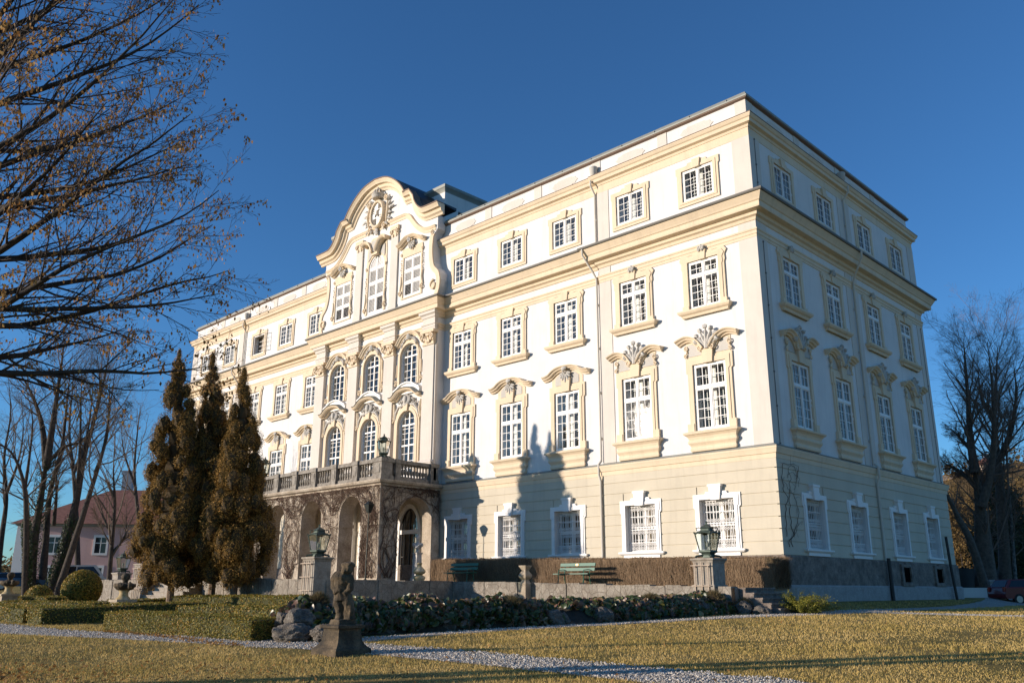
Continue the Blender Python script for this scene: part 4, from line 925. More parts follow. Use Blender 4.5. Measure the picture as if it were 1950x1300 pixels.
# loose pebbles
x, y, d = scatter_view(150000, 12, 40, rg); ok = on_path(x, y, .10-.24*rg.random(len(x))); x, y, d = x[ok], y[ok], d[ok]; n = len(x)
r = .010+.018*rg.random(n)**2; o = np.array([(1,0,0),(0,1,0),(-1,0,0),(0,-1,0),(0,0,.8),(0,0,-.8)]); th = rg.uniform(0, 2*PI, n)
jit = 1+rg.uniform(-.3, .3, (n, 6, 1)); vv = o[None]*jit*r[:, None, None]
rx = vv[..., 0]*np.cos(th)[:, None]-vv[..., 1]*np.sin(th)[:, None]; ry = vv[..., 0]*np.sin(th)[:, None]+vv[..., 1]*np.cos(th)[:, None]
v = np.stack([rx+x[:, None], ry+y[:, None], vv[..., 2]+(gz(x, y)+.024)[:, None]], -1).reshape(-1, 3)
ft = np.array([(0,1,4),(1,2,4),(2,3,4),(3,0,4),(1,0,5),(2,1,5),(3,2,5),(0,3,5)]); f = (ft[None]+np.arange(n)[:, None, None]*6).reshape(-1, 3)
M['pebble'] = leafmat('pebbles', [(.1, (.21,.18,.145)), (.5, (.50,.44,.365)), (.9, (.74,.68,.60))], .85, 0, 2)
tag(np_mesh('gravel', v, f, M['pebble']), 'loose pale pebbles on the gravel paths', 'gravel', kind='stuff')
# fallen leaves on the lawn and under the front hedge
x, y, d = scatter_view(1500, 11, 40, rg); ok = (x < 30) & ~((x < .6) & (y > -5)) & ~((x < -1) & (y > -21.5)) & (rg.random(1500) < np.where(x < 6, .9, .35)); x, y = x[ok], y[ok]
x = np.concatenate([x, rg.uniform(-9, -1.5, 500), rg.normal(.5, 1.3, 700), rg.normal(3.5, 2.2, 260)]); y = np.concatenate([y, -22.75+rg.normal(0, .16, 500), rg.normal(-28.2, .8, 700), rg.normal(-25.8, .7, 260)]); n = len(x)
c = np.stack([x, y, gz(x, y)+.03], 1); c[:, 2] += .025*rg.random(n); v, f = tri_mesh_cards(c, np.tile([0, 0, 1.], (n, 1)), rg.uniform(.022, .05, n), rg, .6, .6)
tag(np_mesh('fallen_leaves', v, f, M['deadleaf']), 'brown fallen leaves lying on the grass and gravel', 'leaves', kind='stuff')

# ------------------------------------------------------------------ terrace, retaining walls and steps
TX0, TX1, TYF, TYR = -41.0, -14.5, -11.8, -4.7
xs_ = np.concatenate([np.linspace(TX0, TX1, 20), np.linspace(TX1, .5, 12)[1:]])
mb = MB()
for a, b in zip(xs_[:-1], xs_[1:]):
    yf = TYF if b <= TX1+.01 else TYR
    mb.quad((a, yf, zt(a)), (b, yf, zt(b)), (b, 0, zt(b)), (a, 0, zt(a)))
mb.quad((.5,TYR,.3),(.5,0,.3),(.5,0,zt(0)),(.5,TYR,zt(0)))
struct(mb.build('terrace', M['earthpath']), 'raised gravel terrace in front of the palace', 'terrace')
def wall(name, label, pts, th, ztop, m=None):
    """rubble wall along pts with a rough top course"""
    mb = MB(); rgw = random.Random(len(label)); segs = []
    for (xa, ya), (xb, yb) in zip(pts[:-1], pts[1:]):
        L = math.hypot(xb-xa, yb-ya); n = max(1, int(L/.7)); ux, uy = (xb-xa)/L, (yb-ya)/L; px_, py_ = uy, -ux
        for k in range(n):
            s0, s1 = L*k/n+.006, L*(k+1)/n-.006; o = rgw.uniform(-.02, .03)
            c = [(xa+ux*s0+px_*o, ya+uy*s0+py_*o), (xa+ux*s1+px_*o, ya+uy*s1+py_*o), (xa+ux*s1-px_*th, ya+uy*s1-py_*th), (xa+ux*s0-px_*th, ya+uy*s0-py_*th)]
            zz = ztop((c[0][0]+c[1][0])/2)+rgw.uniform(-.02, .03)
            mb.add([(x, y, 0) for x, y in c]+[(x, y, zz) for x, y in c], [(0,3,2,1),(4,5,6,7),(0,1,5,4),(1,2,6,5),(2,3,7,6),(3,0,4,7)])
    o = mb.build(name, m or M['rubble']); return tag(o, label, 'wall', 'rubble retaining walls of the terrace')
tp = lambda x: zt(x)+.04
wall('terrace_wall', 'sunlit rubble wall holding the terrace below the portico', [(-25.4,TYF),(TX1,TYF)], .5, tp)
wall('terrace_wall', 'rubble wall left of the garden steps behind the brown conifers', [(TX0,TYF),(-29.6,TYF)], .5, tp)
wall('terrace_wall', 'shaded rubble wall running back from the trellised lamp pedestal', [(TX1,TYF+.5),(TX1,TYR)], .5, tp)
wall('terrace_wall', 'long rubble wall below the benches and the brown hedge', [(TX1,TYR),(.35,TYR)], .45, tp)
# front steps between the conifers and the small steps at the palace corner
def steps(label, x0, x1, y0, y1, z0, z1, n):
    mb = MB()
    for k in range(n): mb.box(x0, x1, y0+(y1-y0)*k/n, y1, z0+(z1-z0)*k/n if k else z0-.3, z0+(z1-z0)*(k+1)/n)
    for k in range(n): mb.box(x0-.02, x1+.02, y0+(y1-y0)*k/n-.03, y0+(y1-y0)*k/n+.05, z0+(z1-z0)*(k+1)/n-.05, z0+(z1-z0)*(k+1)/n+.006)
    return tag(mb.build('stone_steps', M['conglo']), label, 'steps')
steps('garden steps up to the terrace, seen between the conifer trunks', -29.5, -25.5, -13.6, -11.6, G(-27,-13), zt(-27), 7)
mb = MB()
for k in range(5): mb.box(.45, 2.05-.32*k, -4.45, -2.35, .70+.172*k if k else .4, .70+.172*(k+1)); mb.box(2.05-.32*k-.06, 2.05-.32*k+.035, -4.47, -2.33, .70+.172*(k+1)-.05, .70+.172*(k+1)+.008)
tag(mb.build('stone_steps', M['plinth']), 'stone steps, coloured dark for their shade, up to the terrace beside the palace corner', 'steps')  # the darker plinth stone puts the shade on these steps into their colour
# ------------------------------------------------------------------ clipped hedges
M['box'] = leafmat('box_leaves', [(.12, (.055,.065,.010)), (.36, (.175,.175,.026)), (.6, (.36,.27,.042)), (.88, (.60,.30,.07))], .55, .2, .9)
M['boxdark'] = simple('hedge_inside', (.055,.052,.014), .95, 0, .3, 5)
M['hbeam'] = leafmat('hornbeam_hedge_leaves', [(.1, (.09,.052,.025)), (.5, (.26,.155,.075)), (.9, (.47,.31,.16))], .8, .2, 1.2)
M['twig'] = leafmat('hedge_twigs', [(.1, (.09,.055,.03)), (.5, (.20,.13,.075)), (.9, (.36,.25,.15))], .85, 0, 1.5)
def hedge(label, p0, p1, wdt, h, seed, dens=420, size=.03, group='clipped box hedges of the knot garden', z=None, leaf='box', twigs=0):
    """hedge from p0 to p1; its front is the right-hand side of that direction"""
    rng = np.random.default_rng(seed); p0 = np.array(p0, float); p1 = np.array(p1, float); L = np.linalg.norm(p1-p0); u = (p1-p0)/L; nn = np.array([u[1], -u[0]])
    base = lambda s, o: np.stack([p0[0]+u[0]*s+nn[0]*o, p0[1]+u[1]*s+nn[1]*o], -1)
    gh = (lambda q: gz(q[:, 0], q[:, 1])) if z is None else (lambda q: np.array([z(t) for t in q[:, 0]]))
    t = thing('hedge', label, 'hedge', (p0[0], p0[1], 0), 0, group)
    mb = MB(); ns = max(2, int(L/1.2)); e = .05
    for k in range(ns):
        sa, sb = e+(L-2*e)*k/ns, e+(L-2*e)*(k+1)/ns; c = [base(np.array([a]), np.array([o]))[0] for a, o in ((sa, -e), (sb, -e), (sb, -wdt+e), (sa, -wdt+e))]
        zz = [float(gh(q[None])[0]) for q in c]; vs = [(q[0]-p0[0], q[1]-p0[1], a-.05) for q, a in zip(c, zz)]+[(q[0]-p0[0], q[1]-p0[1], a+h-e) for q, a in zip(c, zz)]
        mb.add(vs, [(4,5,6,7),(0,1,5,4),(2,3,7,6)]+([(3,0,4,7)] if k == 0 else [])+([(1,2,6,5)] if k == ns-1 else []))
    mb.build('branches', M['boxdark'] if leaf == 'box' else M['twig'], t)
    C_, N_ = [], []
    def face(n, s, o, zf, nv):
        q = base(s, o); zz = gh(q)+zf; wob = np.array([mnoise.noise((a[0]*1.7, a[1]*1.7, b*1.7)) for a, b in zip(q, zz)])
        nv = np.tile(nv, (n, 1)).astype(float); pos = np.concatenate([q, zz[:, None]], 1)+nv*(wob*.07+.05*(rng.random(n) < .03)+rng.normal(0, .015, n)-.01)[:, None]; C_.append(pos); N_.append(nv)
    n = int(L*h*dens); face(n, rng.uniform(0, L, n), np.zeros(n), rng.uniform(0, h, n), [nn[0], nn[1], 0])
    n = int(L*h*dens*.5); face(n, rng.uniform(0, L, n), np.full(n, -wdt), rng.uniform(0, h, n), [-nn[0], -nn[1], 0])
    n = int(L*wdt*dens); face(n, rng.uniform(0, L, n), rng.uniform(-wdt, 0, n), np.full(n, h), [0, 0, 1])
    for s, sg in ((0, -1), (L, 1)): n = int(wdt*h*dens*1.5); face(n, np.full(n, s), rng.uniform(-wdt, 0, n), rng.uniform(0, h, n), [sg*u[0], sg*u[1], 0])
    cen = np.concatenate(C_)-[p0[0], p0[1], 0]; nr_ = np.concatenate(N_); v, f = tri_mesh_cards(cen, nr_, rng.uniform(.6, 1.3, len(cen))*size, rng, .62, .75)
    np_mesh('foliage', v, f, M[leaf], t)
    if twigs:
        n = int(twigs*L); s = rng.uniform(0, L, n); o = np.where(rng.random(n) < .72, rng.normal(.0, .03, n), rng.uniform(-wdt, 0, n)); e_ = rng.random(n) < .12; s = np.where(e_, np.where(rng.random(n) < .5, rng.normal(0, .03, n), L+rng.normal(0, .03, n)), s); o = np.where(e_, rng.uniform(-wdt, 0, n), o); q = base(s, o); zb = gh(q)+rng.uniform(-.05, h*.75, n); ln = rng.uniform(.2, .55, n); zz_t = np.minimum(zb+ln, gh(q)+h+rng.uniform(-.05, .10, n)*(rng.random(n) < .6))
        dx = rng.normal(0, .09, (n, 2)); wv = .006; b0 = np.concatenate([q, zb[:, None]], 1); b1 = np.concatenate([q+dx, zz_t[:, None]], 1); ww = np.stack([np.full(n, u[0]*wv), np.full(n, u[1]*wv), np.zeros(n)], 1)
        vv = np.stack([b0-ww, b0+ww, b1+ww*.4, b1-ww*.4], 1).reshape(-1, 3)-[p0[0], p0[1], 0]; np_mesh('twigs', vv, np.arange(4*n).reshape(n, 4), M['twig'], t)
    return t
HED = [('long sunlit box hedge nearest the gravel path, its front patched green and rust', (-9.6,-22.6), (-2.4,-21.95), .9, .52, 1700, .021),
       ('box hedge running back from the path, its side in deep shade', (-15.2,-22.5), (-15.2,-16.6), 1.4, .55, 500, .032),
       ('rusty tipped box hedge along the path at the left edge of the knot garden', (-26,-22.9), (-16.7,-22.6), 1.2, .55, 420, .034),
       ('low box hedge behind the front hedge with its left end in sun', (-13.6,-18.6), (-7.5,-17.2), .8, .5, 480, .032),
       ('box hedge crossing behind, just left of the grey rocks', (-8.3,-19.2), (-3.9,-19.0), .8, .55, 600, .03),
       ('box hedge running back beside the far basket urn', (-24.0,-16.6), (-24.0,-12.9), 1.0, .5, 340, .036),
       ('box hedge in front of the conifer trunks', (-23,-14.6), (-14.2,-13.3), 1.3, .62, 400, .036),
       ('low box hedge in the middle of the knot garden left of the near basket urn', (-30,-19.8), (-22,-18.6), 1.1, .5, 330, .038),
       ('far box hedge in front of the round clipped bush, its near side dark', (-44,-19.6), (-30.5,-17.4), 1.0, .62, 260, .042),
       ('farthest box hedge on the left below the tree trunks', (-52,-21.4), (-36,-20.6), .9, .6, 240, .044)]
for k, (lb, a, b, wd_, h_, dn, sz) in enumerate(HED): hedge(lb, a, b, wd_, h_, 20+k, dn, sz)
hedge('tall brown leafless hedge along the palace wall behind the green benches', (-19.2,-2.1), (.65,-2.1), 1.3, 1.14, 50, 520, .024, None, lambda x: zt(x) if x < 0 else 1.55, 'hbeam', 900)

# ================================================================== TREES
cp_, cf_, cr_, cu_ = [np.array(q) for q in (CAMPOS, CAMROT[0], CAMROT[1], CAMROT[2])]
def at(px, py, d):
    """the point at horizontal distance d that the photograph shows at (px, py)"""
    v = cf_+(px-975)/1638.31*cr_-(py-650)/1638.31*cu_; return cp_+v*d/np.hypot(v[0], v[1])
class Wood:
    def __init__(s): s.v = []; s.f = []; s.n = 0
    def tube(s, pts, rad, k=4):
        pts = np.asarray(pts, float); n = len(pts); t = np.gradient(pts, axis=0); t /= np.linalg.norm(t, axis=1)[:, None]+1e-9
        ref = np.array([.31,.17,.93]) if abs(t[0][2]) < .9 else np.array([1.,.1,.0])
        a = np.cross(t, ref); a /= np.linalg.norm(a, axis=1)[:, None]+1e-9; b = np.cross(t, a)
        w = 2*PI*np.arange(k)/k; r = np.asarray(rad).reshape(-1, 1, 1)
        s.v.append((pts[:, None]+(a[:, None]*np.cos(w)[None, :, None]+b[:, None]*np.sin(w)[None, :, None])*r).reshape(-1, 3))
        i, j = np.meshgrid(np.arange(n-1), np.arange(k), indexing='ij'); j2 = (j+1) % k
        s.f.append(np.stack([i*k+j, i*k+j2, (i+1)*k+j2, (i+1)*k+j], -1).reshape(-1, 4)+s.n); s.n += n*k
    def build(s, name, m, parent, org=(0,0,0)):
        return np_mesh(name, np.concatenate(s.v)-np.asarray(org), np.concatenate(s.f), m, parent, smooth=True)
def limb(p, d, L, n, rng, wob=.12, up=0.0, droop=0.0):
    pts = [np.array(p, float)]; d = np.array(d, float); d /= np.linalg.norm(d)
    for i in range(n):
        d = d+rng.normal(0, wob, 3)*(L/n)**.5; d[2] += (up-droop*(i/n))*L/n; d /= np.linalg.norm(d); pts.append(pts[-1]+d*L/n)
    return np.array(pts)
def side_dir(t, ang, rng, flat=0.0):
    a = rng.normal(0, 1, 3); a[2] *= 1-flat; a -= t*a.dot(t); a /= np.linalg.norm(a)+1e-9; return t*math.cos(ang)+a*math.sin(ang)
def ramify(wood, pts, rad, lvl, spec, rng, tips, k=4):
    """spec[lvl] = (number, length share, angle, start, wobble, up, droop, radius share, steps)"""
    wood[min(lvl, len(wood)-1)].tube(pts, rad, 6 if lvl == 0 else (5 if lvl == 1 else 3))
    if lvl >= len(spec): tips.append(pts); return
    num, ls, ang, st, wob, up, dr, rs, steps = spec[lvl]; L = np.sum(np.linalg.norm(np.diff(pts, axis=0), axis=1))
    num = max(1, int(num*(L if num < 0 else 1)*(-1 if num < 0 else 1)))
    for q in range(num):
        t = st+(1-st)*(q+rng.random())/num; x = t*(len(pts)-1); i = min(int(x), len(pts)-2); f = x-i
        p = pts[i]*(1-f)+pts[i+1]*f; tg = pts[i+1]-pts[i]; tg /= np.linalg.norm(tg)+1e-9; r = rad[i]*(1-f)+rad[i+1]*f
        l = L*ls*(1.12-.55*t)*rng.uniform(.6, 1.25); c = limb(p, side_dir(tg, ang*rng.uniform(.6, 1.3), rng), l, steps, rng, wob, up, dr)
        r0 = min(r*.8, max(r*rs, .0035)); ramify(wood, c, np.linspace(r0, max(.0028, r0*.3), steps+1), lvl+1, spec, rng, tips)
def leaf_cards(name, cen, size, m, parent, rng, org=(0,0,0), aspect=.55, nrm=(0,0,1), jit=1.0):
    n = len(cen); v, f = tri_mesh_cards(np.asarray(cen)-np.asarray(org), np.tile(np.array(nrm, float), (n, 1)), size, rng, aspect, jit); return np_mesh(name, v, f, m, parent)

# --- the hornbeam whose boughs hang in from the left
def hornbeam(base, seed, label, bias=None, nl=40, group=None):
    rng = np.random.default_rng(seed); b = np.array([base[0], base[1], G(*base)])
    t = thing('hornbeam_tree', label, 'tree', tuple(b), 0, group); w0, w1 = Wood(), Wood(); tips = []
    tr = limb(b-[0,0,.2], (.02,.03,1), 15.5, 16, rng, .05, .02); rd = np.linspace(.33, .03, 17); w0.tube(tr, rd, 10)
    spec = [(15, .36, .62, .16, .16, .10, .05, .40, 6), (8, .38, .66, .12, .2, .12, 0, .45, 4), (3, .5, .6, .2, .25, .1, 0, .6, 3)]
    for q in range(nl):
        h = (q+.5)/nl; z = 4.6+9.4*h**1.05; i = int(z/15.5*16); p = tr[i]+(tr[i+1]-tr[i])*(z/15.5*16-i)
        if bias is None: az = q*2.399
        else: az = bias+rng.normal(0, .62) if q % 4 else q*2.399
        el = math.radians(3+56*h)+rng.normal(0, .09); L = float(np.interp(h, [0,.1,.4,.7,1], [3.9,4.7,5.1,4.6,4.1]))*rng.uniform(.72, 1.04)
        d = (math.cos(az)*math.cos(el), math.sin(az)*math.cos(el), math.sin(el)); c = limb(p, d, L, 12, rng, .10, .055+.03*h, -.03)
        ramify([w0, w1], c, np.linspace(.075-.03*h, .007, 13), 0, spec, rng, tips)
    w0.build('trunk', M['bark'], t, b); w1.build('crown', M['barkdark'], t, b)
    cen = []
    for c in tips:
        if rng.random() < .30:
            k = rng.integers(2, 8); q = c[rng.integers(1, len(c), k)]; cen.append(q+rng.normal(0, .05, (k, 3))-[0, 0, .05])
    cen = np.concatenate(cen); n = len(cen); v, f = tri_mesh_cards(cen-b, np.tile([1., 0, 0], (n, 1)), rng.uniform(.013, .026, n), rng, 1.0, 1.2)
    # dry leaves hang: stretch every leaf downwards
    v = v.reshape(n, 4, 3); m_ = v.mean(1, keepdims=True); dv = v-m_; dv[..., 2] *= 1.7; v = (m_+dv).reshape(-1, 3); np_mesh('dry_leaves', v, f, M['deadleaf'], t)
    return t
hornbeam((1.6,-29.9), 4, 'leafless hornbeam with rusty dry leaves reaching in from the upper left', math.atan2(cr_[1], cr_[0]), 46)
hornbeam((-2.5,-37.5), 7, 'leafless hornbeam standing outside the picture left of the viewer', None, 7)

# --- three brown conifers with flame shaped crowns
M['thuja'] = leafmat('bronzed_conifer_sprays', [(.12, (.05,.042,.011)), (.36, (.175,.108,.026)), (.6, (.34,.19,.046)), (.88, (.55,.31,.088))], .75, .12, 1.6, .15)
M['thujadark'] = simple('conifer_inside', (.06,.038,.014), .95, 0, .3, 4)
def conifer(label, base, ztop, lean, rs, seed, zlow=1.75, trunks=1):
    rng = np.random.default_rng(seed); b = np.array([base[0], base[1], G(*base)])
    t = thing('conifer_tree', label, 'tree', tuple(b), 0, 'three brown conifers before the terrace')
    H = ztop-zlow; prof = [(0,1.15),(.05,1.55),(.15,1.85),(.28,1.72),(.42,1.42),(.56,1.14),(.7,.84),(.83,.56),(.93,.3),(1,.04)]
    R = lambda f: np.interp(f, [p[0] for p in prof], [p[1] for p in prof])*rs
    ax = lambda f: np.stack([b[0]+lean[0]*f, b[1]+lean[1]*f, zlow+H*f], -1)
    mb = MB()
    for q in range(trunks):
        o = (.28*q, .12*q); mb.tube([(o[0]*2.2,o[1]*2.2,-.2),(o[0]*1.4,o[1]*1.4,.9),(o[0],o[1],2.2),(lean[0]*.5,lean[1]*.5,H*.5),(lean[0],lean[1],H*.9)], [.2,.16,.13,.07,.01], 9)
    mb.build('trunk', M['trunkp'], t, smooth=True)
    core = MB(); cen, nr = [], []; ff = np.linspace(0, 1, 400); wgt = R(ff)+.22*rs; wgt /= wgt.sum()
    for q in range(185):
        f = float(rng.choice(ff, p=wgt)) if q > 8 else 1-.012*q; r = float(R(f)); a = rng.uniform(0, 2*PI); pr = (.13+.26*min(1, r/1.2))*rng.uniform(.7, 1.25)
        rr = max(0, r-pr*.75)*rng.uniform(.75, 1.12); c = ax(f)+np.array([math.cos(a)*rr, math.sin(a)*rr, rng.normal(0, .1)]); tall = rng.uniform(1.2, 1.9)
        core.blob(tuple(c-b), (pr*.74, pr*.74, pr*.74*tall), q, 1, .1)
        n = int(430*(pr/.3)**2)+40; dv = rng.normal(0, 1, (n, 3)); dv /= np.linalg.norm(dv, axis=1)[:, None]
        lump = 1+.34*np.array([mnoise.noise(tuple(c*2+q_*2.6)) for q_ in dv]); cen.append(c+dv*(pr*rng.uniform(.86, 1.1, n)*lump)[:, None]*[1, 1, tall]); nr.append(dv+[0, 0, .25])
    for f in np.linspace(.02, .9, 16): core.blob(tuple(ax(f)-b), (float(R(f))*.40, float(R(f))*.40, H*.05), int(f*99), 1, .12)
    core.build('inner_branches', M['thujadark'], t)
    cen = np.concatenate(cen)-b; nr = np.concatenate(nr); v, f = tri_mesh_cards(cen, nr, rng.uniform(.018, .040, len(cen)), rng, .62, .42)
    np_mesh('crown', v, f, M['thuja'], t); return t
def coni(label, pb, pt, d, rs, seed, zlow):
    b_, t_ = at(*pb, d), at(*pt, d); return conifer(label, b_[:2], t_[2], (t_[0]-b_[0], t_[1]-b_[1]), rs, seed, zlow)
coni('leftmost of three brown conifers, widest and standing against the sky', (326,1119), (342,671), 44.2, 1.05, 38, 1.8)
coni('middle one of three brown conifers, its tip before the top floor windows', (404,1119), (405,679), 44.8, 1.03, 32, 1.9)
coni('rightmost of three brown conifers, with a jagged right side before the portico', (446,1119), (465,705), 43.1, .96, 33, 1.9)

# --- bare garden trees on the left, some with ivy and mistletoe
def traced_tree(name, label, d, limbs, seed, spec, bark, twig, group=None, ivy=0, mist=(), cat='tree', k0=8, leaf=None):
    rng = np.random.default_rng(seed); b0 = at(limbs[0][0][0], limbs[0][0][1], d); b = np.array([b0[0], b0[1], min(b0[2], G(b0[0], b0[1]))])
    t = thing(name, label, cat, tuple(b), 0, group); w0, w1 = Wood(), Wood(); tips = []
    for q, (pl, r0, r1) in enumerate([(l[:-1], l[-1][0], l[-1][1]) for l in limbs]):
        dd = d+np.cumsum(rng.normal(0, .35, len(pl)))*(1 if q else .3); p = [at(x, y, e) for (x, y), e in zip(pl, dd)]
        if q == 0: p[0][2] = b[2]-.3
        p = np.array(spline(p, 5)); n = len(p); rad = r1*.4+(r0-r1*.4)*(1-np.linspace(0, 1, n))**1.15
        w0.tube(p, rad, k0); ramify_keep(w0, w1, p, rad, spec, rng, tips)
    w0.build('trunk', bark, t, b); w1.build('crown', twig, t, b)
    if ivy:
        pl = limbs[0][:-1]; p = np.array(spline([at(x, y, d) for x, y in pl], 8)); p = p[p[:, 2] < ivy]; n = 2600
        i = rng.integers(0, len(p), n); a = rng.uniform(0, 2*PI, n); r = limbs[0][-1][0]*1.0+.08*rng.random(n); cen = p[i]+np.stack([np.cos(a)*r, np.sin(a)*r, rng.normal(0, .25, n)], 1); cen[:, 2] = np.maximum(cen[:, 2], b[2]+.1)
        v, f = tri_mesh_cards(cen-b, np.stack([np.cos(a), np.sin(a), 0*a], 1), rng.uniform(.04, .08, n), rng, .8, .5); np_mesh('ivy', v, f, M['ivy'], t)
    for (x, y, r) in mist:
        c = at(x, y, d+rng.normal(0, .6)); n = 260; dv = rng.normal(0, 1, (n, 3)); dv /= np.linalg.norm(dv, axis=1)[:, None]; cen = c+dv*(r*rng.random(n)**.5)[:, None]
        v, f = tri_mesh_cards(cen-b, dv, rng.uniform(.03, .09, n), rng, .35, .8); np_mesh('mistletoe', v, f, M['mistle'], t)
    return t
def ramify_keep(w0, w1, pts, rad, spec, rng, tips):
    num, ls, ang, st, wob, up, dr, rs, steps = spec[0]; L = np.sum(np.linalg.norm(np.diff(pts, axis=0), axis=1))
    for q in range(num):
        t = st+(1-st)*(q+rng.random())/num; x = t*(len(pts)-1); i = min(int(x), len(pts)-2); f = x-i; p = pts[i]*(1-f)+pts[i+1]*f; tg = pts[i+1]-pts[i]; tg /= np.linalg.norm(tg)+1e-9
        r = rad[i]; l = min(L*ls, 6.5)*(1.05-.3*t)*rng.uniform(.6, 1.25); c = limb(p, side_dir(tg, ang*rng.uniform(.6, 1.3), rng), l, steps, rng, wob, up, dr); r0 = max(.012, min(r*rs, .075)); rr = np.linspace(r0, max(.008, r0*.25), steps+1)
        ramify([w1, w1], c, rr, 1, spec, rng, tips)
M['mistle'] = leafmat('mistletoe', [(.1, (.035,.04,.008)), (.5, (.095,.085,.02)), (.9, (.19,.15,.05))], .7, .2, 3)
SP = [(15, .42, .75, .34, .13, .05, .0, .42, 7), (8, .40, .7, .15, .16, .03, .05, .45, 5), (5, .45, .7, .2, .2, .0, .08, .6, 4), (2, .6, .6, .2, .2, 0, .05, .8, 3)]
gt = 'bare garden trees left of the palace'
traced_tree('bare_tree', 'forked bare tree with an ivy covered trunk, thickest of the left group', 85, [[(57,1112),(62,1040),(76,960),(88,880),(.60,.42)],[(88,890),(80,810),(58,745),(30,700),(.34,.06)],[(88,890),(103,790),(116,700),(124,640),(.36,.05)],[(90,880),(125,850),(160,838),(200,790),(.2,.04)]], 61, SP, M['bark'], M['barkgrey'], gt, 12.0, [(100,682,.7),(68,702,.6)])
traced_tree('bare_tree', 'slim bare tree leaning left, ivy on its lower stem', 83, [[(52,1108),(50,1000),(45,920),(22,862),(-15,840),(.30,.12)],[(47,930),(56,870),(62,800),(50,740),(.16,.04)]], 62, SP, M['bark'], M['barkgrey'], gt, 6.5)
traced_tree('bare_tree', 'dark straight bare trunk between the ivy trunk and the leaning ones', 87, [[(82,1112),(87,1030),(95,940),(118,850),(128,760),(135,690),(.38,.08)],[(102,1000),(108,930),(104,850),(.2,.05)]], 63, SP, M['bark'], M['barkgrey'], gt)
traced_tree('bare_tree', 'bare tree leaning right with ivy at its foot and mistletoe high up', 84, [[(98,1112),(124,1035),(146,950),(160,870),(182,790),(200,715),(212,650),(.46,.06)],[(146,950),(152,860),(154,770),(156,690),(.2,.04)],[(176,810),(190,740),(184,670),(.16,.04)]], 64, SP, M['bark'], M['barkgrey'], gt, 7.0, [(185,668,.8),(160,722,.65),(206,700,.7),(178,690,.5)])
traced_tree('bare_tree', 'thin bare tree leaning furthest right, mistletoe balls in its top', 83, [[(110,1112),(148,1012),(174,930),(198,850),(210,770),(222,690),(.34,.05)],[(186,890),(204,830),(207,770),(210,720),(.15,.03)]], 65, SP, M['bark'], M['barkgrey'], gt, 0, [(228,745,.7),(236,712,.6),(248,735,.45),(245,770,.4)])
traced_tree('bare_tree', 'bare tree cut by the left edge of the picture before the pink house', 88, [[(-6,1112),(2,1030),(12,950),(8,870),(20,790),(16,720),(.30,.05)],[(12,940),(34,880),(44,820),(40,750),(.15,.03)]], 67, SP, M['bark'], M['barkgrey'], gt)
traced_tree('bare_tree', 'bare tree standing behind the others against the sky above the pink roof', 110, [[(150,1112),(146,1000),(140,900),(132,820),(138,740),(142,680),(.36,.05)],[(141,900),(165,830),(175,760),(178,700),(.2,.04)],[(140,880),(112,820),(98,760),(.18,.04)]], 68, SP, M['bark'], M['barkgrey'], gt)
traced_tree('bare_tree', 'bare tree behind the leftmost conifer, its twigs spread over the pink roof', 102, [[(268,1112),(264,1000),(256,900),(262,820),(268,770),(.30,.04)],[(259,930),(236,860),(230,800),(.16,.03)]], 69, SP, M['bark'], M['barkgrey'], gt)
SPs = [(22, .38, .55, .2, .1, .10, 0, .5, 6), (6, .42, .55, .15, .14, .08, 0, .5, 4), (4, .5, .6, .2, .2, .05, 0, .7, 3)]
traced_tree('bare_tree', 'small upright bare tree before the pink house beside the lamp', 66, [[(209,1112),(212,1045),(219,960),(216,900),(220,820),(.2,.04)],[(214,1050),(238,1020),(242,960),(.09,.02)],[(213,1040),(190,1000),(182,975),(.07,.02)]], 66, SPs, M['bark'], M['barkgrey'])

# --- the trees on the right, mostly in the palace's shadow
gr_ = 'bare trees right of the palace'
SPr = [(26, .42, .7, .18, .14, .06, .03, .36, 7), (10, .45, .7, .12, .16, .02, .14, .4, 6), (8, .55, .6, .12, .18, -.08, .25, .5, 5), (2, .7, .5, .2, .2, -.2, .3, .8, 4)]
traced_tree('bare_tree', 'tall bare tree with a thick dark trunk forking beside the palace', 66, [[(1876,1112),(1872,1030),(1866,960),(1856,890),(.75,.42)],[(1858,900),(1848,840),(1844,770),(1838,690),(1835,645),(.32,.03)],[(1870,965),(1888,890),(1893,810),(1888,720),(1880,650),(.30,.03)],[(1862,930),(1838,905),(1815,890),(1796,880),(.22,.07)],[(1852,860),(1830,835),(1810,815),(.18,.05)]], 71, SPr, M['barkr'], M['twigr'], gr_)
traced_tree('bare_tree', 'dark bare trunk leaning left behind the palace corner', 62, [[(1876,1085),(1850,1035),(1825,985),(1803,940),(1786,905),(.30,.15)]], 72, [(5, .3, .8, .4, .14, .05, 0, .4, 5)]+SPr[1:3], M['barkr'], M['twigr'], gr_)
traced_tree('bare_tree', 'bare tree with drooping twigs at the right edge', 72, [[(1912,1112),(1908,980),(1900,880),(1893,800),(1897,720),(1900,660),(.45,.05)],[(1900,880),(1925,820),(1935,750),(1930,690),(.25,.05)],[(1897,800),(1870,760),(1862,700),(.2,.04)]], 73, SPr, M['barkr'], M['twigr'], gr_)
M['birch'] = stone('birch_bark', [(.03,.026,.022),(.20,.19,.17),(.40,.38,.35)], 5.0, .3, .01)
traced_tree('birch_tree', 'birch with a white trunk before the dark evergreens', 72, [[(1932,1114),(1929,1040),(1924,960),(1917,880),(1914,820),(.15,.03)]], 74, SPr, M['birch'], M['twigr'])
M['yew'] = leafmat('dark_evergreen', [(.2, (.015,.02,.008)), (.6, (.045,.055,.018)), (.9, (.12,.12,.04))], .7, .1, 1.0)
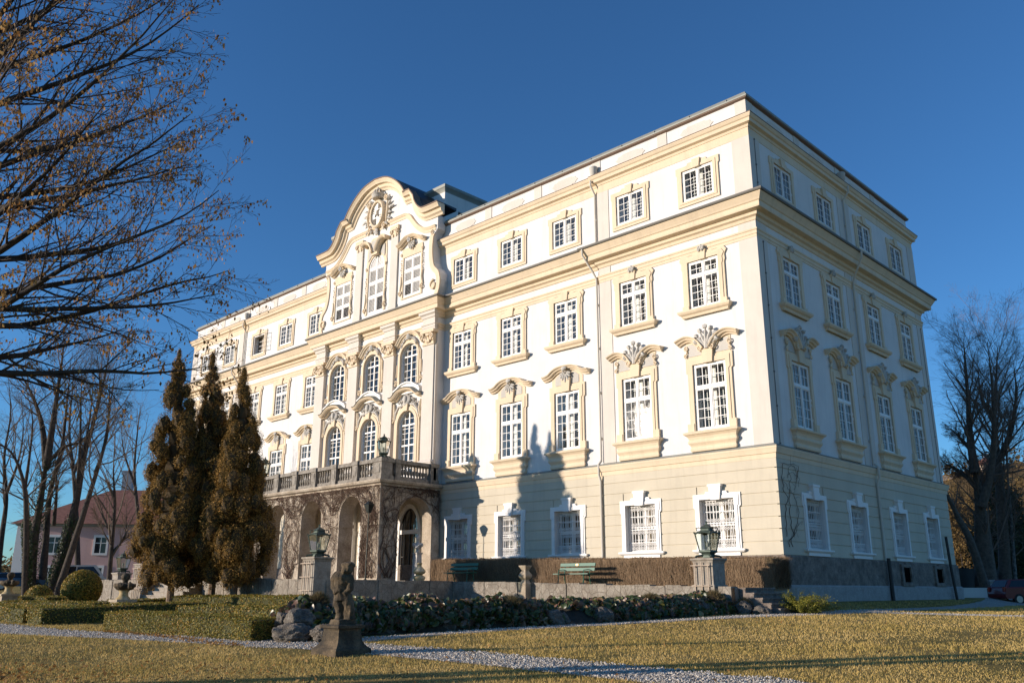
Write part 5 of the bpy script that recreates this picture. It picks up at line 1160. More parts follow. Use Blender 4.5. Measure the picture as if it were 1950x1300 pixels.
M['shrubb'] = leafmat('brown_shrub', [(.1, (.06,.04,.015)), (.5, (.18,.11,.04)), (.9, (.34,.23,.08))], .8, .25, .8)
def bush(name, label, c, rx, rz, seed, m, n=6000, size=.09, cat='shrub', group=None, inner=None, clumps=40, flat=1.0, shape='round'):
    rng = np.random.default_rng(seed); z0 = G(c[0], c[1]); t = thing(name, label, cat, (c[0], c[1], z0), 0, group)
    mb = MB(); mb.tube([(0,0,-.2),(.05,.03,rz*.7),(0,.05,rz*1.3)], [.14,.09,.02], 6)
    for q in range(7):
        a = q*.9; mb.tube([(0,0,rz*.2),(math.cos(a)*rx*.4,math.sin(a)*rx*.4,rz*.8),(math.cos(a)*rx*.75,math.sin(a)*rx*.75,rz*1.2)], [.06,.04,.01], 5)
    mb.build('stem', M['bark'], t)
    if inner: q = MB(); q.blob((0,0,rz*.95), (rx*.8,rx*.8,rz*.9), seed, 3, .06); q.build('inside', inner, t)
    cen, nr = [], []
    for q in range(clumps):
        dv = rng.normal(0, 1, 3); dv /= np.linalg.norm(dv); s = rng.uniform(.6, .95); h = dv[2]
        k = 1.0 if shape == 'round' else max(.12, .5-.5*h)**.8*1.25
        cc = np.array([dv[0]*rx*s*k, dv[1]*rx*s*k, rz+h*rz*s]); m_ = n//clumps; d2 = rng.normal(0, 1, (m_, 3)); d2 /= np.linalg.norm(d2, axis=1)[:, None]
        cen.append(cc+d2*(rng.random(m_)**.4)[:, None]*np.array([rx, rx, rz])*.33); nr.append(d2)
    cen = np.concatenate(cen); cen[:, 2] = np.maximum(cen[:, 2], .02); v, f = tri_mesh_cards(cen, np.concatenate(nr), rng.uniform(.6, 1.3, len(cen))*size, rng, .6, .6); np_mesh('crown', v, f, m, t); return t
def ball(label, c, r, seed, n=9000, zc=None):
    rng = np.random.default_rng(seed); z0 = G(c[0], c[1]); t = thing('clipped_bush', label, 'bush', (c[0], c[1], z0), 0, 'round clipped bushes'); h = r*.95 if zc is None else zc
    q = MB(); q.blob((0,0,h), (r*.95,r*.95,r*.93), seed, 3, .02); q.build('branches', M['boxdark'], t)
    d2 = rng.normal(0, 1, (n, 3)); d2 /= np.linalg.norm(d2, axis=1)[:, None]; d2 = d2[d2[:, 2] > -.7]; cen = d2*(r*rng.uniform(.96, 1.03, len(d2)))[:, None]+[0, 0, h]; v, f = tri_mesh_cards(cen, d2, rng.uniform(.03, .06, len(cen)), rng, .6, .6); np_mesh('foliage', v, f, M['box'], t)
ball('large round clipped bush before the white van', at(156,1119,52)[:2], .97, 41)
ball('small flat round clipped bush left of the large one', at(76,1119,56)[:2], .75, 42, 5000, .40)
ge = 'dark evergreens behind the birch'
for k, (px, d, rx, rz, lb) in enumerate([(1926,86,2.6,6.2,'tall dark evergreen behind the birch trunk'),(1950,90,2.6,5.0,'dark evergreen cut by the right edge of the picture'),(1893,92,2.4,3.8,'low dark evergreen between the thick trunk and the birch')]):
    p = at(px, 1119, d); bush('evergreen_tree', lb, p[:2], rx, rz, 80+k, M['yew'], 8000, .13, 'tree', ge, None, 60, 1, 'cone')
gs = 'brown shrubs behind the palace corner'
for k, (px, d, rx, rz, lb) in enumerate([(1838,128,4.4,5.6,'brown leafy shrub just right of the palace corner'),(1864,135,4.6,6.6,'taller brown shrub behind the thick dark trunk'),(1818,140,4.8,8.0,'ochre shrub showing above the others beside the palace wall'),(1905,150,5.0,5.4,'brown shrub glimpsed between the evergreens')]):
    p = at(px, 1119, d); bush('brown_shrub', lb, p[:2], rx, rz, 90+k, M['shrubb'], 9000, .16, 'shrub', gs, None, 55)
# juniper by the steps
M['juniper'] = leafmat('juniper_sprays', [(.1, (.04,.05,.008)), (.5, (.19,.19,.025)), (.9, (.45,.38,.06))], .6, .2, 2.0)
rng = np.random.default_rng(12); jc = at(1524, 1119, 33.2)[:2]; t = thing('juniper_bush', 'low yellow green spreading juniper beside the corner steps', 'shrub', (jc[0], jc[1], G(*jc)))
mb = MB(); C_ = []
for q in range(80):
    a = rng.uniform(0, 2*PI); el = rng.uniform(.10, 1.1); L = rng.uniform(.6, 1.3)*(1 if el < .6 else .75); e = np.array([math.cos(a)*math.cos(el)*L, math.sin(a)*math.cos(el)*L, math.sin(el)*L*.85]); mb.tube([(0,0,.02), tuple(e*.5+[0,0,.06]), tuple(e)], [.014,.01,.004], 4)
    n = 230; s = rng.uniform(.25, 1.08, n); C_.append(e[None]*s[:, None]+rng.normal(0, .05, (n, 3))*[1, 1, .8])
mb.build('stem', M['bark'], t); cen = np.concatenate(C_); cen[:, 2] = np.maximum(cen[:, 2], .0); v, f = tri_mesh_cards(cen, np.tile([0, 0, 1.], (len(cen), 1)), rng.uniform(.014, .034, len(cen)), rng, .5, .8); np_mesh('crown', v, f, M['juniper'], t)
# --- wooded hill and far woods
hx = np.linspace(-330, 260, 60); hy = np.linspace(140, 620, 40); X, Y = np.meshgrid(hx, hy)
def hz_(x, y): return 46*np.exp(-((x+70)/150)**2-((y-330)/120)**2)+18*np.exp(-((x-140)/110)**2-((y-300)/130)**2)-1.0
Zh = hz_(X, Y)+np.array([mnoise.noise((a*.03, b*.03, 0)) for a, b in zip(X.ravel(), Y.ravel())]).reshape(X.shape)*2.5
v = np.stack([X, Y, Zh], -1).reshape(-1, 3); i, j = np.meshgrid(np.arange(59), np.arange(39)); a = (j*60+i).ravel()
struct(np_mesh('hill', v, np.stack([a, a+1, a+61, a+60], 1), M['shrubb'], smooth=True), 'wooded hill behind the palace', 'hill')
n = 1500; x = rng.uniform(-250, 200, n); y = rng.uniform(170, 430, n); m_l = 1500; x = np.concatenate([x, rng.uniform(-420, -270, m_l)]); y = np.concatenate([y, rng.uniform(-60, 170, m_l)]); n += m_l; z = np.where(y < 170, 1.6+(np.arange(n)%3)*2.2, hz_(x, y)); cen = []
for q in range(n):
    if z[q] < 1 and rng.random() < .5: continue
    r = rng.uniform(1.6, 3.4); d2 = rng.normal(0, 1, (26, 3)); cen.append(np.array([x[q], y[q], z[q]+r*.8])+d2*r*.55*[1, 1, 1.2])
cen = np.concatenate(cen); v, f = tri_mesh_cards(cen, np.tile([0, -.5, .5], (len(cen), 1)), rng.uniform(.35, .9, len(cen)), rng, .7, .8); tag(np_mesh('far_wood', v, f, M['shrubb']), 'far brown woods on the hill and along the horizon', 'wood', kind='stuff')

# ================================================================== GARDEN FURNITURE, STATUES, VEHICLES
def fuse(mb, name, m, parent=None, loc=(0,0,0), voxel=.03, rotz=0.0, disp=0.0, smooth=4):
    """melt overlapping shapes into one continuous skin"""
    o = mb.build(name, m, None); md = o.modifiers.new('r', 'REMESH'); md.mode = 'VOXEL'; md.voxel_size = voxel
    sm = o.modifiers.new('s', 'SMOOTH'); sm.iterations = smooth; sm.factor = .5
    dg = bpy.context.evaluated_depsgraph_get(); me = bpy.data.meshes.new_from_object(o.evaluated_get(dg)); bpy.data.objects.remove(o)
    if disp:
        n = len(me.vertices); co = np.empty(n*3, np.float32); me.vertices.foreach_get('co', co); co = co.reshape(-1, 3)
        d = np.array([[mnoise.noise(Vector((q[0]*9, q[1]*9, q[2]*9+k*7))) for k in range(3)] for q in co]); me.vertices.foreach_set('co', (co+d*disp).astype(np.float32).ravel())
    me.polygons.foreach_set('use_smooth', [True]*len(me.polygons)); me.name = name
    if not me.materials: me.materials.append(m)
    return link(name, me, parent, loc, rotz)
# --- lanterns
def lantern(name, label, loc, n=4, rotz=0.0, m='verdigris', group='bronze lanterns', s=1.0):
    t = thing(name, label, 'lantern', loc, rotz, group); q0 = PI/n; k_ = math.cos(PI/n) if n == 4 else .9
    rb, rt = .225/k_*s, .33/k_*s; zb, ztp = .26*s, .90*s
    mb = MB()
    for i in range(n):
        a = q0+2*PI*i/n; r = rb*1.35; mb.tube([(math.cos(a)*rb*.6,math.sin(a)*rb*.6,.1*s),(math.cos(a)*r,math.sin(a)*r,.07*s),(math.cos(a)*r*1.12,math.sin(a)*r*1.12,.02*s)], [.045*s,.035*s,.05*s], 6)
    mb.lathe([(rb*.75,.02),(rb*.7,.1*s),(rb*.8,.16*s),(rb*1.12,.22*s),(rb*1.12,zb),(rb*.9,zb)], (0,0,0), n, q0); mb.build('base', M[m], t)
    mb = MB()
    for i in range(n):
        a = q0+2*PI*i/n; c, s_ = math.cos(a), math.sin(a); mb.tube([(c*rb,s_*rb,zb),(c*rt,s_*rt,ztp)], .024*s, 5)
        b = q0+2*PI*(i+1)/n; pts = [(math.cos(a)*rt*(1-f)+math.cos(b)*rt*f, math.sin(a)*rt*(1-f)+math.sin(b)*rt*f, ztp-.03*s+.07*s*math.sin(PI*f)) for f in np.linspace(0,1,7)]; mb.tube(pts, .028*s, 5)
        mb.tube([(math.cos(a)*rb,math.sin(a)*rb,zb+.01),(math.cos(b)*rb,math.sin(b)*rb,zb+.01)], .02*s, 5); mb.blob((c*rt*1.04,s_*rt*1.04,ztp+.02), .04*s, i, 1, .1)
    mb.build('frame', M[m], t)
    mb = MB()
    mb.lathe([(rt*1.02,ztp+.0*s),(rt*.78,ztp+.07*s),(rt*.55,ztp+.10*s),(rt*.5,ztp+.16*s),(rt*.6,ztp+.19*s),(rt*.42,ztp+.25*s),(rt*.2,ztp+.30*s),(.05*s,ztp+.33*s),(.03*s,ztp+.37*s),(.055*s,ztp+.41*s),(.0,ztp+.46*s)], (0,0,0), n, q0)
    for i in range(n):
        a = q0+2*PI*i/n; c, s_ = math.cos(a), math.sin(a); mb.tube([(c*rt*.8,s_*rt*.8,ztp+.08*s),(c*rt*.85,s_*rt*.85,ztp+.19*s),(c*rt*.6,s_*rt*.6,ztp+.21*s)], .022*s, 5)
    mb.build('roof', M[m], t)
    for i in range(n):
        g = MB(); a, b = q0+2*PI*i/n, q0+2*PI*(i+1)/n; f = .985
        g.quad((math.cos(a)*rb*f,math.sin(a)*rb*f,zb),(math.cos(b)*rb*f,math.sin(b)*rb*f,zb),(math.cos(b)*rt*f,math.sin(b)*rt*f,ztp),(math.cos(a)*rt*f,math.sin(a)*rt*f,ztp)); g.build('pane', M['lglass'], t)
    g = MB(); g.lathe([(.03,zb),(.03,zb+.14*s),(.05*s,zb+.16*s),(.06*s,zb+.26*s),(.03*s,zb+.34*s),(.0,zb+.36*s)], (0,0,0), 8); g.build('bulb', M['curtain'], t, smooth=True)
    return t
M['lattice'] = simple('weathered_wood_lattice', (.46,.36,.27), .85, 0, .25, 4)
def lamp_pedestal(label, x, y, zb, zt_, trellis=True, w=.41, m='conglo'):
    t = thing('lamp_pedestal', label, 'pedestal', (x, y, zb), 0, 'stone lamp pedestals'); H = zt_-zb
    mb = MB(); mb.box(-w,w,-w,w,-.3,H-.15); mb.box(-w-.05,w+.05,-w-.05,w+.05,-.3,.16); mb.build('shaft', M[m], t)
    mb = MB(); c_ = [(-w,-w),(w,-w),(w,w),(-w,w)]; mb.sweep(c_, [(0,H-.17),(.02,H-.15),(.03,H-.1),(.075,H-.06),(.085,H-.03),(.08,H),(-.3,H+.015)], True); mb.box(-w+.02,w-.02,-w+.02,w-.02,H-.16,H+.012); mb.build('cap', M['conglo'], t)
    if trellis:
        mb = MB(); z1 = H-.22; n = 3
        for x_ in (-w*.75, -.02, w*.62): mb.box(x_-.016,x_+.016,-w-.10,-w-.075,-.35,z1+.08)
        for k in range(max(2,int(H/.48))): z = .12+(z1-.16)*k/(max(2,int(H/.48))-1); mb.box(-w-.05,w*.85,-w-.125,-w-.10,z-.016,z+.016)
        for x_ in (-w*.75, w*.62): mb.box(x_-.012,x_+.012,-w-.08,-w+.01,z1-.1,z1-.07)
        mb.build('trellis', M['lattice'], t)
    return t
p1 = (-14.95, -12.0); lamp_pedestal('tall grey stone pedestal clad in white lattice, left of the planted bank', p1[0], p1[1], .75, 2.76)
lantern('lantern', 'green bronze lantern on the latticed pedestal before the portico arches', (p1[0], p1[1], 2.775))
p2 = (-.72, -4.35); lamp_pedestal('stone pedestal with lattice in front of the brown hedge near the palace corner', p2[0], p2[1], 1.5, 2.60)
lantern('lantern', 'bronze lantern with open arched roof before the rightmost barred window', (p2[0], p2[1], 2.615))
p3 = at(229, 1119, 62); lamp_pedestal('far stone pedestal before the pink house', p3[0], p3[1], .9, at(229,1090,62)[2], False)
lantern('lantern', 'far bronze lantern before the pink house beside the small bare tree', (p3[0], p3[1], at(229,1090,62)[2]+.015))
p4 = at(283, 1119, 53); lamp_pedestal('stone pedestal with white lattice half hidden by the leftmost conifer', p4[0], p4[1], .8, at(283,1073,53)[2], True, .62, 'rubble')
lantern('lantern', 'dark bronze lantern on the right corner of the balcony balustrade', (PX1-.3, yB+.1, 8.435), 6, .2)
lantern('lantern', 'dark bronze lantern on the left corner of the balcony balustrade', (PX0+.3, yB+.1, 8.435), 6, .2)
# --- pole lamp before the portico
t = thing('pole_lamp', 'slender iron pole lamp with a shield shaped head before the portico', 'lamp', (-20.95,-5.1,1.88))
mb = MB(); mb.tube([(0,0,0),(0,0,.3),(.02,0,2),(.04,0,3.55)], [.05,.03,.026,.022], 7); mb.lathe([(.14,0),(.12,.05),(.05,.1)], (0,0,0), 10); mb.build('pole', M['iron'], t, smooth=True)
mb = MB(); mb.frustum((.04,0), .08, .08, .21, .19, 3.5, 3.92); mb.frustum((.04,0), .22, .2, .05, .05, 3.92, 4.1); mb.build('lamp_head', M['iron'], t)
# --- benches
M['green'] = simple('green_bench_paint', (.022,.125,.072), .45, 0, .2, 4)
def bench(label, x, y, z, rot=0.0, L=2.0):
    t = thing('park_bench', label, 'bench', (x, y, z), rot, 'green slatted benches')
    for y0, y1, zz in ((-.42,-.31,.44),(-.29,-.18,.45),(-.16,-.05,.44)): pass
    mb = MB()
    for y0 in (-.44,-.325,-.21,-.095): mb.box(-L/2,L/2,y0,y0+.10,.43,.465)
    mb.build('seat', M['green'], t); mb = MB()
    for k, z0 in enumerate((.58,.78)): mb.add([(-L/2,.02+.05*k,z0),(L/2,.02+.05*k,z0),(L/2,.06+.05*k,z0-.01),(-L/2,.06+.05*k,z0-.01),(-L/2,.05+.05*k,z0+.13),(L/2,.05+.05*k,z0+.13),(L/2,.09+.05*k,z0+.12),(-L/2,.09+.05*k,z0+.12)], [(0,3,2,1),(4,5,6,7),(0,1,5,4),(1,2,6,5),(2,3,7,6),(3,0,4,7)])
    mb.build('backrest', M['green'], t)
    for s in (-L*.36, L*.36):
        mb = MB(); mb.tube([(s,-.42,0),(s,-.38,.25),(s,-.40,.42),(s,-.2,.41),(s,.02,.41),(s,.06,.6),(s,.13,.92)], .022, 6); mb.tube([(s,.10,0),(s,.03,.22),(s,.02,.41)], .022, 6); mb.tube([(s,-.40,.42),(s,-.36,.6),(s,-.1,.63),(s,.06,.62)], .018, 6); mb.build('leg', M['green'], t, smooth=True)
    return t
bench('sunlit green bench against the brown hedge', -8.3, -3.0, zt(-8.3)+.0)
b = bench('green bench in the shade beside the portico', -15.7, -3.0, zt(-15.7))
bench('green bench on the terrace seen between the conifer trunks', at(366,1119,57)[0], at(366,1119,57)[1], 1.86)
mb = MB(); mb.box(-.07,.07,-.003,.02,.80,.88); o = mb.build('plaque', simple('brass_plaque', (.5,.36,.16), .4, .6), None, (0,.055,0)); o.parent = [q for q in C.objects if q.get('label','').startswith('sunlit green bench')][0]
# --- vases on the terrace wall
def square_rot(prof): mb = MB(); mb.lathe(prof, (0,0,0), 4, PI/4); return mb
t = thing('stone_vase', 'square waisted stone vase on the wall left of the sunlit bench', 'vase', (-9.6,-4.9,1.35))
mb = square_rot([(.25,-.5),(.25,.32),(.27,.34),(.17,.48),(.16,.54),(.27,.62),(.30,.68),(.29,.74),(.17,.88),(.15,.93),(.19,.98),(.29,1.10),(.29,1.13),(.2,1.13)]); mb.build('body', M['sand'], t); mb = MB(); mb.box(-.19,.19,-.19,.19,1.10,1.115); mb.build('soil', M['soil'], t)
M['gourd'] = M['gourd0'] = stone('lichened_sandstone', [(.36,.25,.10),(.55,.42,.22),(.66,.58,.44)], 3.0, .4, .01)
t = thing('stone_finial', 'yellowed pear shaped stone finial at the wall corner before the bust', 'finial', (-14.75,-6.6,zt(-14.7)+.05))
mb = MB(); mb.lathe([(.2,-.1),(.24,.02),(.29,.1),(.28,.18),(.16,.25),(.15,.27)], (0,0,0), 16); mb.build('foot', M['gourd'], t, smooth=True)
mb = MB(); mb.lathe([(.15,.27),(.25,.32),(.30,.40),(.27,.48),(.15,.6),(.1,.66)], (0,0,0), 16); mb.build('body', M['gourd'], t, smooth=True); mb = MB(); mb.lathe([(.1,.66),(.09,.7),(.13,.76),(.13,.79),(.05,.81)], (0,0,0), 12); mb.build('neck', M['gourd'], t, smooth=True)
# --- fruit basket urns
def urn(label, c, ztop, seed):
    z0 = G(c[0], c[1]); H = ztop-z0; hp = H-1.05
    t = thing('basket_urn', label, 'urn', (c[0], c[1], z0), 0, 'stone basket urns'); mb = MB(); mb.box(-.36,.36,-.36,.36,-.2,hp-.1); mb.box(-.42,.42,-.42,.42,hp-.1,hp); mb.box(-.45,.45,-.45,.45,-.2,.15); mb.build('pedestal', M['sand'], t)
    mb = MB(); mb.lathe([(.30,hp),(.28,hp+.04),(.19,hp+.12),(.17,hp+.28),(.22,hp+.36),(.28,hp+.38)], (0,0,0), 16); mb.build('foot', M['gourd'], t, smooth=True)
    mb = MB(); mb.lathe([(.24,hp+.36),(.36,hp+.42),(.45,hp+.52),(.42,hp+.60),(.30,hp+.62),(.2,hp+.66)], (0,0,0), 18)
    for s in (-1,1): mb.tube([(s*.36,0,hp+.46),(s*.52,0,hp+.5),(s*.54,0,hp+.62),(s*.44,0,hp+.68)], [.08,.09,.08,.05], 7)
    rg_ = random.Random(seed)
    for k in range(26): a = k*2.4; mb.blob((math.cos(a)*.38,math.sin(a)*.38,hp+.56+.05*rg_.random()), .075, k, 1, .2)
    fuse(mb, 'basket', M['statue'], t, voxel=.03, disp=.02)
    mb = MB(); mb.lathe([(.12,hp+.62),(.1,hp+.72),(.15,hp+.80),(.19,hp+.90),(.16,hp+1.0),(.08,hp+1.05),(.0,hp+1.06)], (0,0,0), 12); fuse(mb, 'finial', M['statue'], t, voxel=.03, disp=.025)
urn('weathered basket urn with a pineapple knob nearest the conifers', at(237,1119,41)[:2], at(237,1091,41)[2], 1)
urn('far basket urn at the left edge above the dark hedge', at(17,1119,52)[:2], at(17,1089,52)[2], 2)
# --- foreground statue: a stooping cloaked figure on a flared plinth
sx, sy = 2.02, -22.42; sz = G(sx, sy)
t = thing('statue_pedestal', 'dark mossy flared stone pedestal beside the gravel path', 'pedestal', (sx, sy, sz)); mb = MB()
mb.lathe([(.60,-.2),(.60,.10),(.57,.13),(.53,.145),(.46,.20),(.405,.27),(.385,.37),(.372,.465),(.385,.48),(.372,.50)], (0,0,0), 4, PI/4); mb.build('shaft', M['statue'], t)
pm_ = None; mb = MB(); mb.lathe([(.40,.495),(.455,.51),(.46,.555),(.42,.57)], (0,0,0), 4, PI/4); mb.build('slab', M['statue'], t); mb = MB()
for a, b in ((0,1),(1,0)):
    for s in (-1,1): mb = MB(); mb.box(*(sorted((a*s*.27-.05*(a==0)*3, a*s*.262+.05*(a==0)*3))), *(sorted((b*s*.27-.15*(b==0), b*s*.262+.15*(b==0)))), .27, .43); mb.build('panel', M['statue'], t)
st = thing('statue', 'stooped headless looking stone figure, mossy and eroded, on the flared pedestal', 'statue', (sx, sy, sz+.567), math.radians(-8)); st['label'] = 'eroded mossy stone figure with bowed head standing on the flared pedestal'
mb = MB(); r3 = lambda x, z, y=0.0: (x*.72, y+x*.70, z)      # x runs to the right as seen from the lawn
mb.frustum((0,0), .23, .2, .2, .18, -.01, .10)
mb.tube([r3(-.07,.05),r3(-.05,.22),r3(-.09,.42),r3(-.06,.56)], [.105,.10,.145,.13], 12); mb.tube([r3(.11,.05,-.02),r3(.13,.2,-.02),r3(.12,.4,-.03),r3(.05,.56)], [.09,.09,.12,.12], 12)
mb.tube([r3(-.05,.45),r3(-.06,.6),r3(-.07,.76),r3(-.06,.92),r3(-.01,1.0)], [.17,.145,.155,.19,.12], 14)
mb.blob(r3(-.18,.90), (.12,.13,.13), 1, 2, .05); mb.blob(r3(.10,.87,-.03), (.11,.12,.12), 2, 2, .05)
mb.tube([r3(-.2,.88),r3(-.17,.72,-.05),r3(-.05,.62,-.14),r3(.08,.66,-.16)], [.085,.07,.06,.055], 9); mb.tube([r3(.14,.86,-.04),r3(.19,.68,-.08),r3(.13,.58,-.14)], [.085,.07,.055], 9)
mb.tube([r3(.0,.95),r3(.06,1.03,-.03)], [.09,.08], 9); hc = r3(.09,1.08,-.05); mb.blob(hc, (.125,.125,.12), 3, 2, .06); mb.blob((hc[0]+.02,hc[1]-.1,hc[2]-.04), (.06,.05,.07), 4, 1, .05); mb.blob((hc[0]-.02,hc[1]+.02,hc[2]+.07), (.16,.15,.07), 5, 2, .08)
mb.tube([r3(.16,.5,-.08),r3(.2,.34,-.06),r3(.2,.1,-.04)], [.06,.085,.1], 8)
fuse(mb, 'figure', M['statue'], st, voxel=.014, disp=.02, smooth=1)
# --- bust on its column
bx, by = -19.85, -2.55; bz = zt(bx)
t = thing('bust_column', 'slim pale marble column beside the shaded side arch of the portico', 'column', (bx, by, bz)); mb = MB(); mb.box(-.24,.24,-.24,.24,-.1,.16); mb.build('foot', M['marble'], t)
mb = MB(); mb.frustum((0,0), .19,.19,.165,.165,.16,1.42); mb.build('shaft', M['marble'], t); mb = MB(); mb.sweep([(-.16,-.16),(.16,-.16),(.16,.16),(-.16,.16)], [(0,1.36),(.04,1.42),(.05,1.47),(-.1,1.48)], True); mb.build('cap', M['marble'], t)
t = thing('bust', 'white marble bust of a draped man on the slim column', 'bust', (bx, by, bz+1.475), math.radians(35)); mb = MB()
mb.lathe([(.12,0),(.12,.04),(.07,.08),(.06,.14),(.1,.2)], (0,0,0), 14)
mb.blob((0,.02,.36), (.22,.14,.19), 1, 2, .02); mb.blob((-.2,.02,.40), (.11,.11,.12), 2, 2, .03); mb.blob((.2,.02,.40), (.11,.11,.12), 3, 2, .03); mb.tube([(0,.02,.46),(0,0,.6),(0,-.01,.68)], [.09,.07,.07], 12)
mb.blob((0,0,.76), (.095,.115,.135), 4, 3, .0); mb.blob((0,-.02,.70), (.07,.085,.075), 5, 2, .0); mb.tube([(0,-.105,.80),(0,-.135,.745),(0,-.11,.735)], [.014,.022,.014], 8)
for s in (-1,1): mb.blob((s*.04,-.095,.785), (.022,.014,.012), 6, 1, 0); mb.blob((s*.098,.005,.755), (.014,.028,.035), 7, 1, 0); mb.tube([(s*.01,-.108,.805),(s*.06,-.098,.812)], .013, 5)
mb.tube([(-.035,-.108,.695),(0,-.118,.697),(.035,-.108,.695)], .012, 5); mb.blob((0,-.095,.65), (.035,.03,.028), 8, 1, 0)
rg_ = random.Random(4)
for k in range(34):
    a, e = rg_.uniform(0,2*PI), rg_.uniform(-.1,1.5); p = (math.cos(a)*math.cos(e)*.10, .02+math.sin(a)*math.cos(e)*.115, .785+math.sin(e)*.12)
    if p[1] > -.07 or p[2] > .86: mb.blob(p, .032, k, 1, .2)
for s, a in ((-1,.1),(1,-.05)): mb.tube([(s*.26,-.03,.46),(s*.12,-.13,.38),(-s*.02,-.15,.27),(-s*.1,-.12,.22)], [.04,.045,.045,.03], 7)
fuse(mb, 'figure', M['marble'], t, voxel=.012, smooth=2)
# --- grey rocks, and the bank planted with large leaved bergenia
def rock(label, c, r, seed, group='grey rocks edging the planted bank'):
    bm = bmesh.new(); bmesh.ops.create_icosphere(bm, subdivisions=5, radius=1); o_ = Vector((seed*3.1, seed*1.7, 0))
    for v in bm.verts:
        n = v.co.normalized(); k = 1+.34*mnoise.noise(n*1.3+o_)+.16*mnoise.noise(n*3.2+o_)+.11*abs(mnoise.noise(n*6+o_))-.10*abs(mnoise.noise(n*13+o_))+.06*mnoise.noise(n*25+o_); q = n*k; q.x = max(-.85, min(.85, q.x)); v.co = Vector((q.x*r[0], q.y*r[1], q.z*r[2]))
    me = bpy.data.meshes.new('rock'); bm.to_mesh(me); bm.free(); me.polygons.foreach_set('use_smooth', [True]*len(me.polygons)); me.materials.append(M['rock'])
    return tag(link('rock', me, None, c, seed*.8), label, 'rock', group)
rock('grey stone at the foot of the dark corner steps', (.95,-4.95,G(.9,-4.9)+.14), (.34,.26,.28), 7); rock('flat stone leaning on the lowest corner step', (1.6,-4.85,G(1.6,-4.8)+.08), (.36,.24,.2), 8)
FOOT = [(-2.45,-20.9),(-1.6,-18),(-1.0,-15.2),(-.35,-12.9),(.25,-10.2),(.55,-7.5),(.62,-4.9)]
rock('large flat based grey rock at the near end of the planted bank', (-1.65,-21.25,G(-1.6,-21.2)+.15), (.52,.36,.25), 1); rock('grey rock lying on top of the large flat based one', (-1.8,-21.0,G(-1.8,-21)+.50), (.38,.32,.22), 2)
rock('long low grey rock beside the flat based one', (-.95,-20.75,G(-.9,-20.7)+.15), (.52,.34,.24), 3); rock('small knobbly rock beside the front box hedge', (-2.2,-21.2,G(-2.2,-21.2)+.46), (.2,.18,.2), 4)
rock('pale block of rock at the gap in the planted bank', (-.05,-11.55,G(-.1,-11.6)+.15), (.36,.30,.24), 5); rock('dark rock on the near side of the gap in the bank', (-.45,-13.3,G(-.5,-13.4)+.15), (.28,.3,.28), 6)
rng = np.random.default_rng(77); fc = np.array(spline(FOOT, 10))
for k in range(26):
    i = int(4+(len(fc)-6)*(k+.5)/26); p = fc[i]; s = rng.uniform(.12, .25)
    if -12.9 < p[1] < -12.0: continue
    rock('grey rock half hidden under the leaves along the foot of the bank', (p[0]-.22+rng.normal(0,.08), p[1], G(p[0], p[1])+s*.45), (s*1.1, s, s*rng.uniform(.8,1.1)), 10+k)
bank = MB(); n = len(fc)
prof = [(.10,0),(-.15,.42),(-.55,.66),(-1.1,.74),(-1.9,.62),(-2.8,.25),(-3.4,-.1)]
vs = []
for i in range(n):
    hgap = .86*(1-.30*float(sstep(-17, -11, fc[i][1])))*(1-.82*math.exp(-((fc[i][1]+12.45)/.42)**2)); hend = float(sstep(0, 5, i))*.55+.45
    for o, z in prof: vs.append((fc[i][0]+o, fc[i][1]+(o*.15), max(G(fc[i][0]+max(o,-.6), fc[i][1])-.08, G(fc[i][0], fc[i][1])+z*hgap*hend)+.05*mnoise.noise((o*2, fc[i][1]*1.5, 3))))
m_ = len(prof); bank.add(vs, [(i*m_+k, (i+1)*m_+k, (i+1)*m_+k+1, i*m_+k+1) for i in range(n-1) for k in range(m_-1)]); struct(bank.build('planting_bank', M['soil'], smooth=True), 'low earth bank planted with bergenia beside the path', 'bank')
M['berg'] = leafmat('bergenia_leaves', [(.1, (.014,.022,.008)), (.32, (.05,.075,.02)), (.48, (.11,.13,.03)), (.62, (.16,.08,.05)), (.76, (.27,.17,.10)), (.93, (.44,.42,.13))], .38, .16, 1.8, .5)
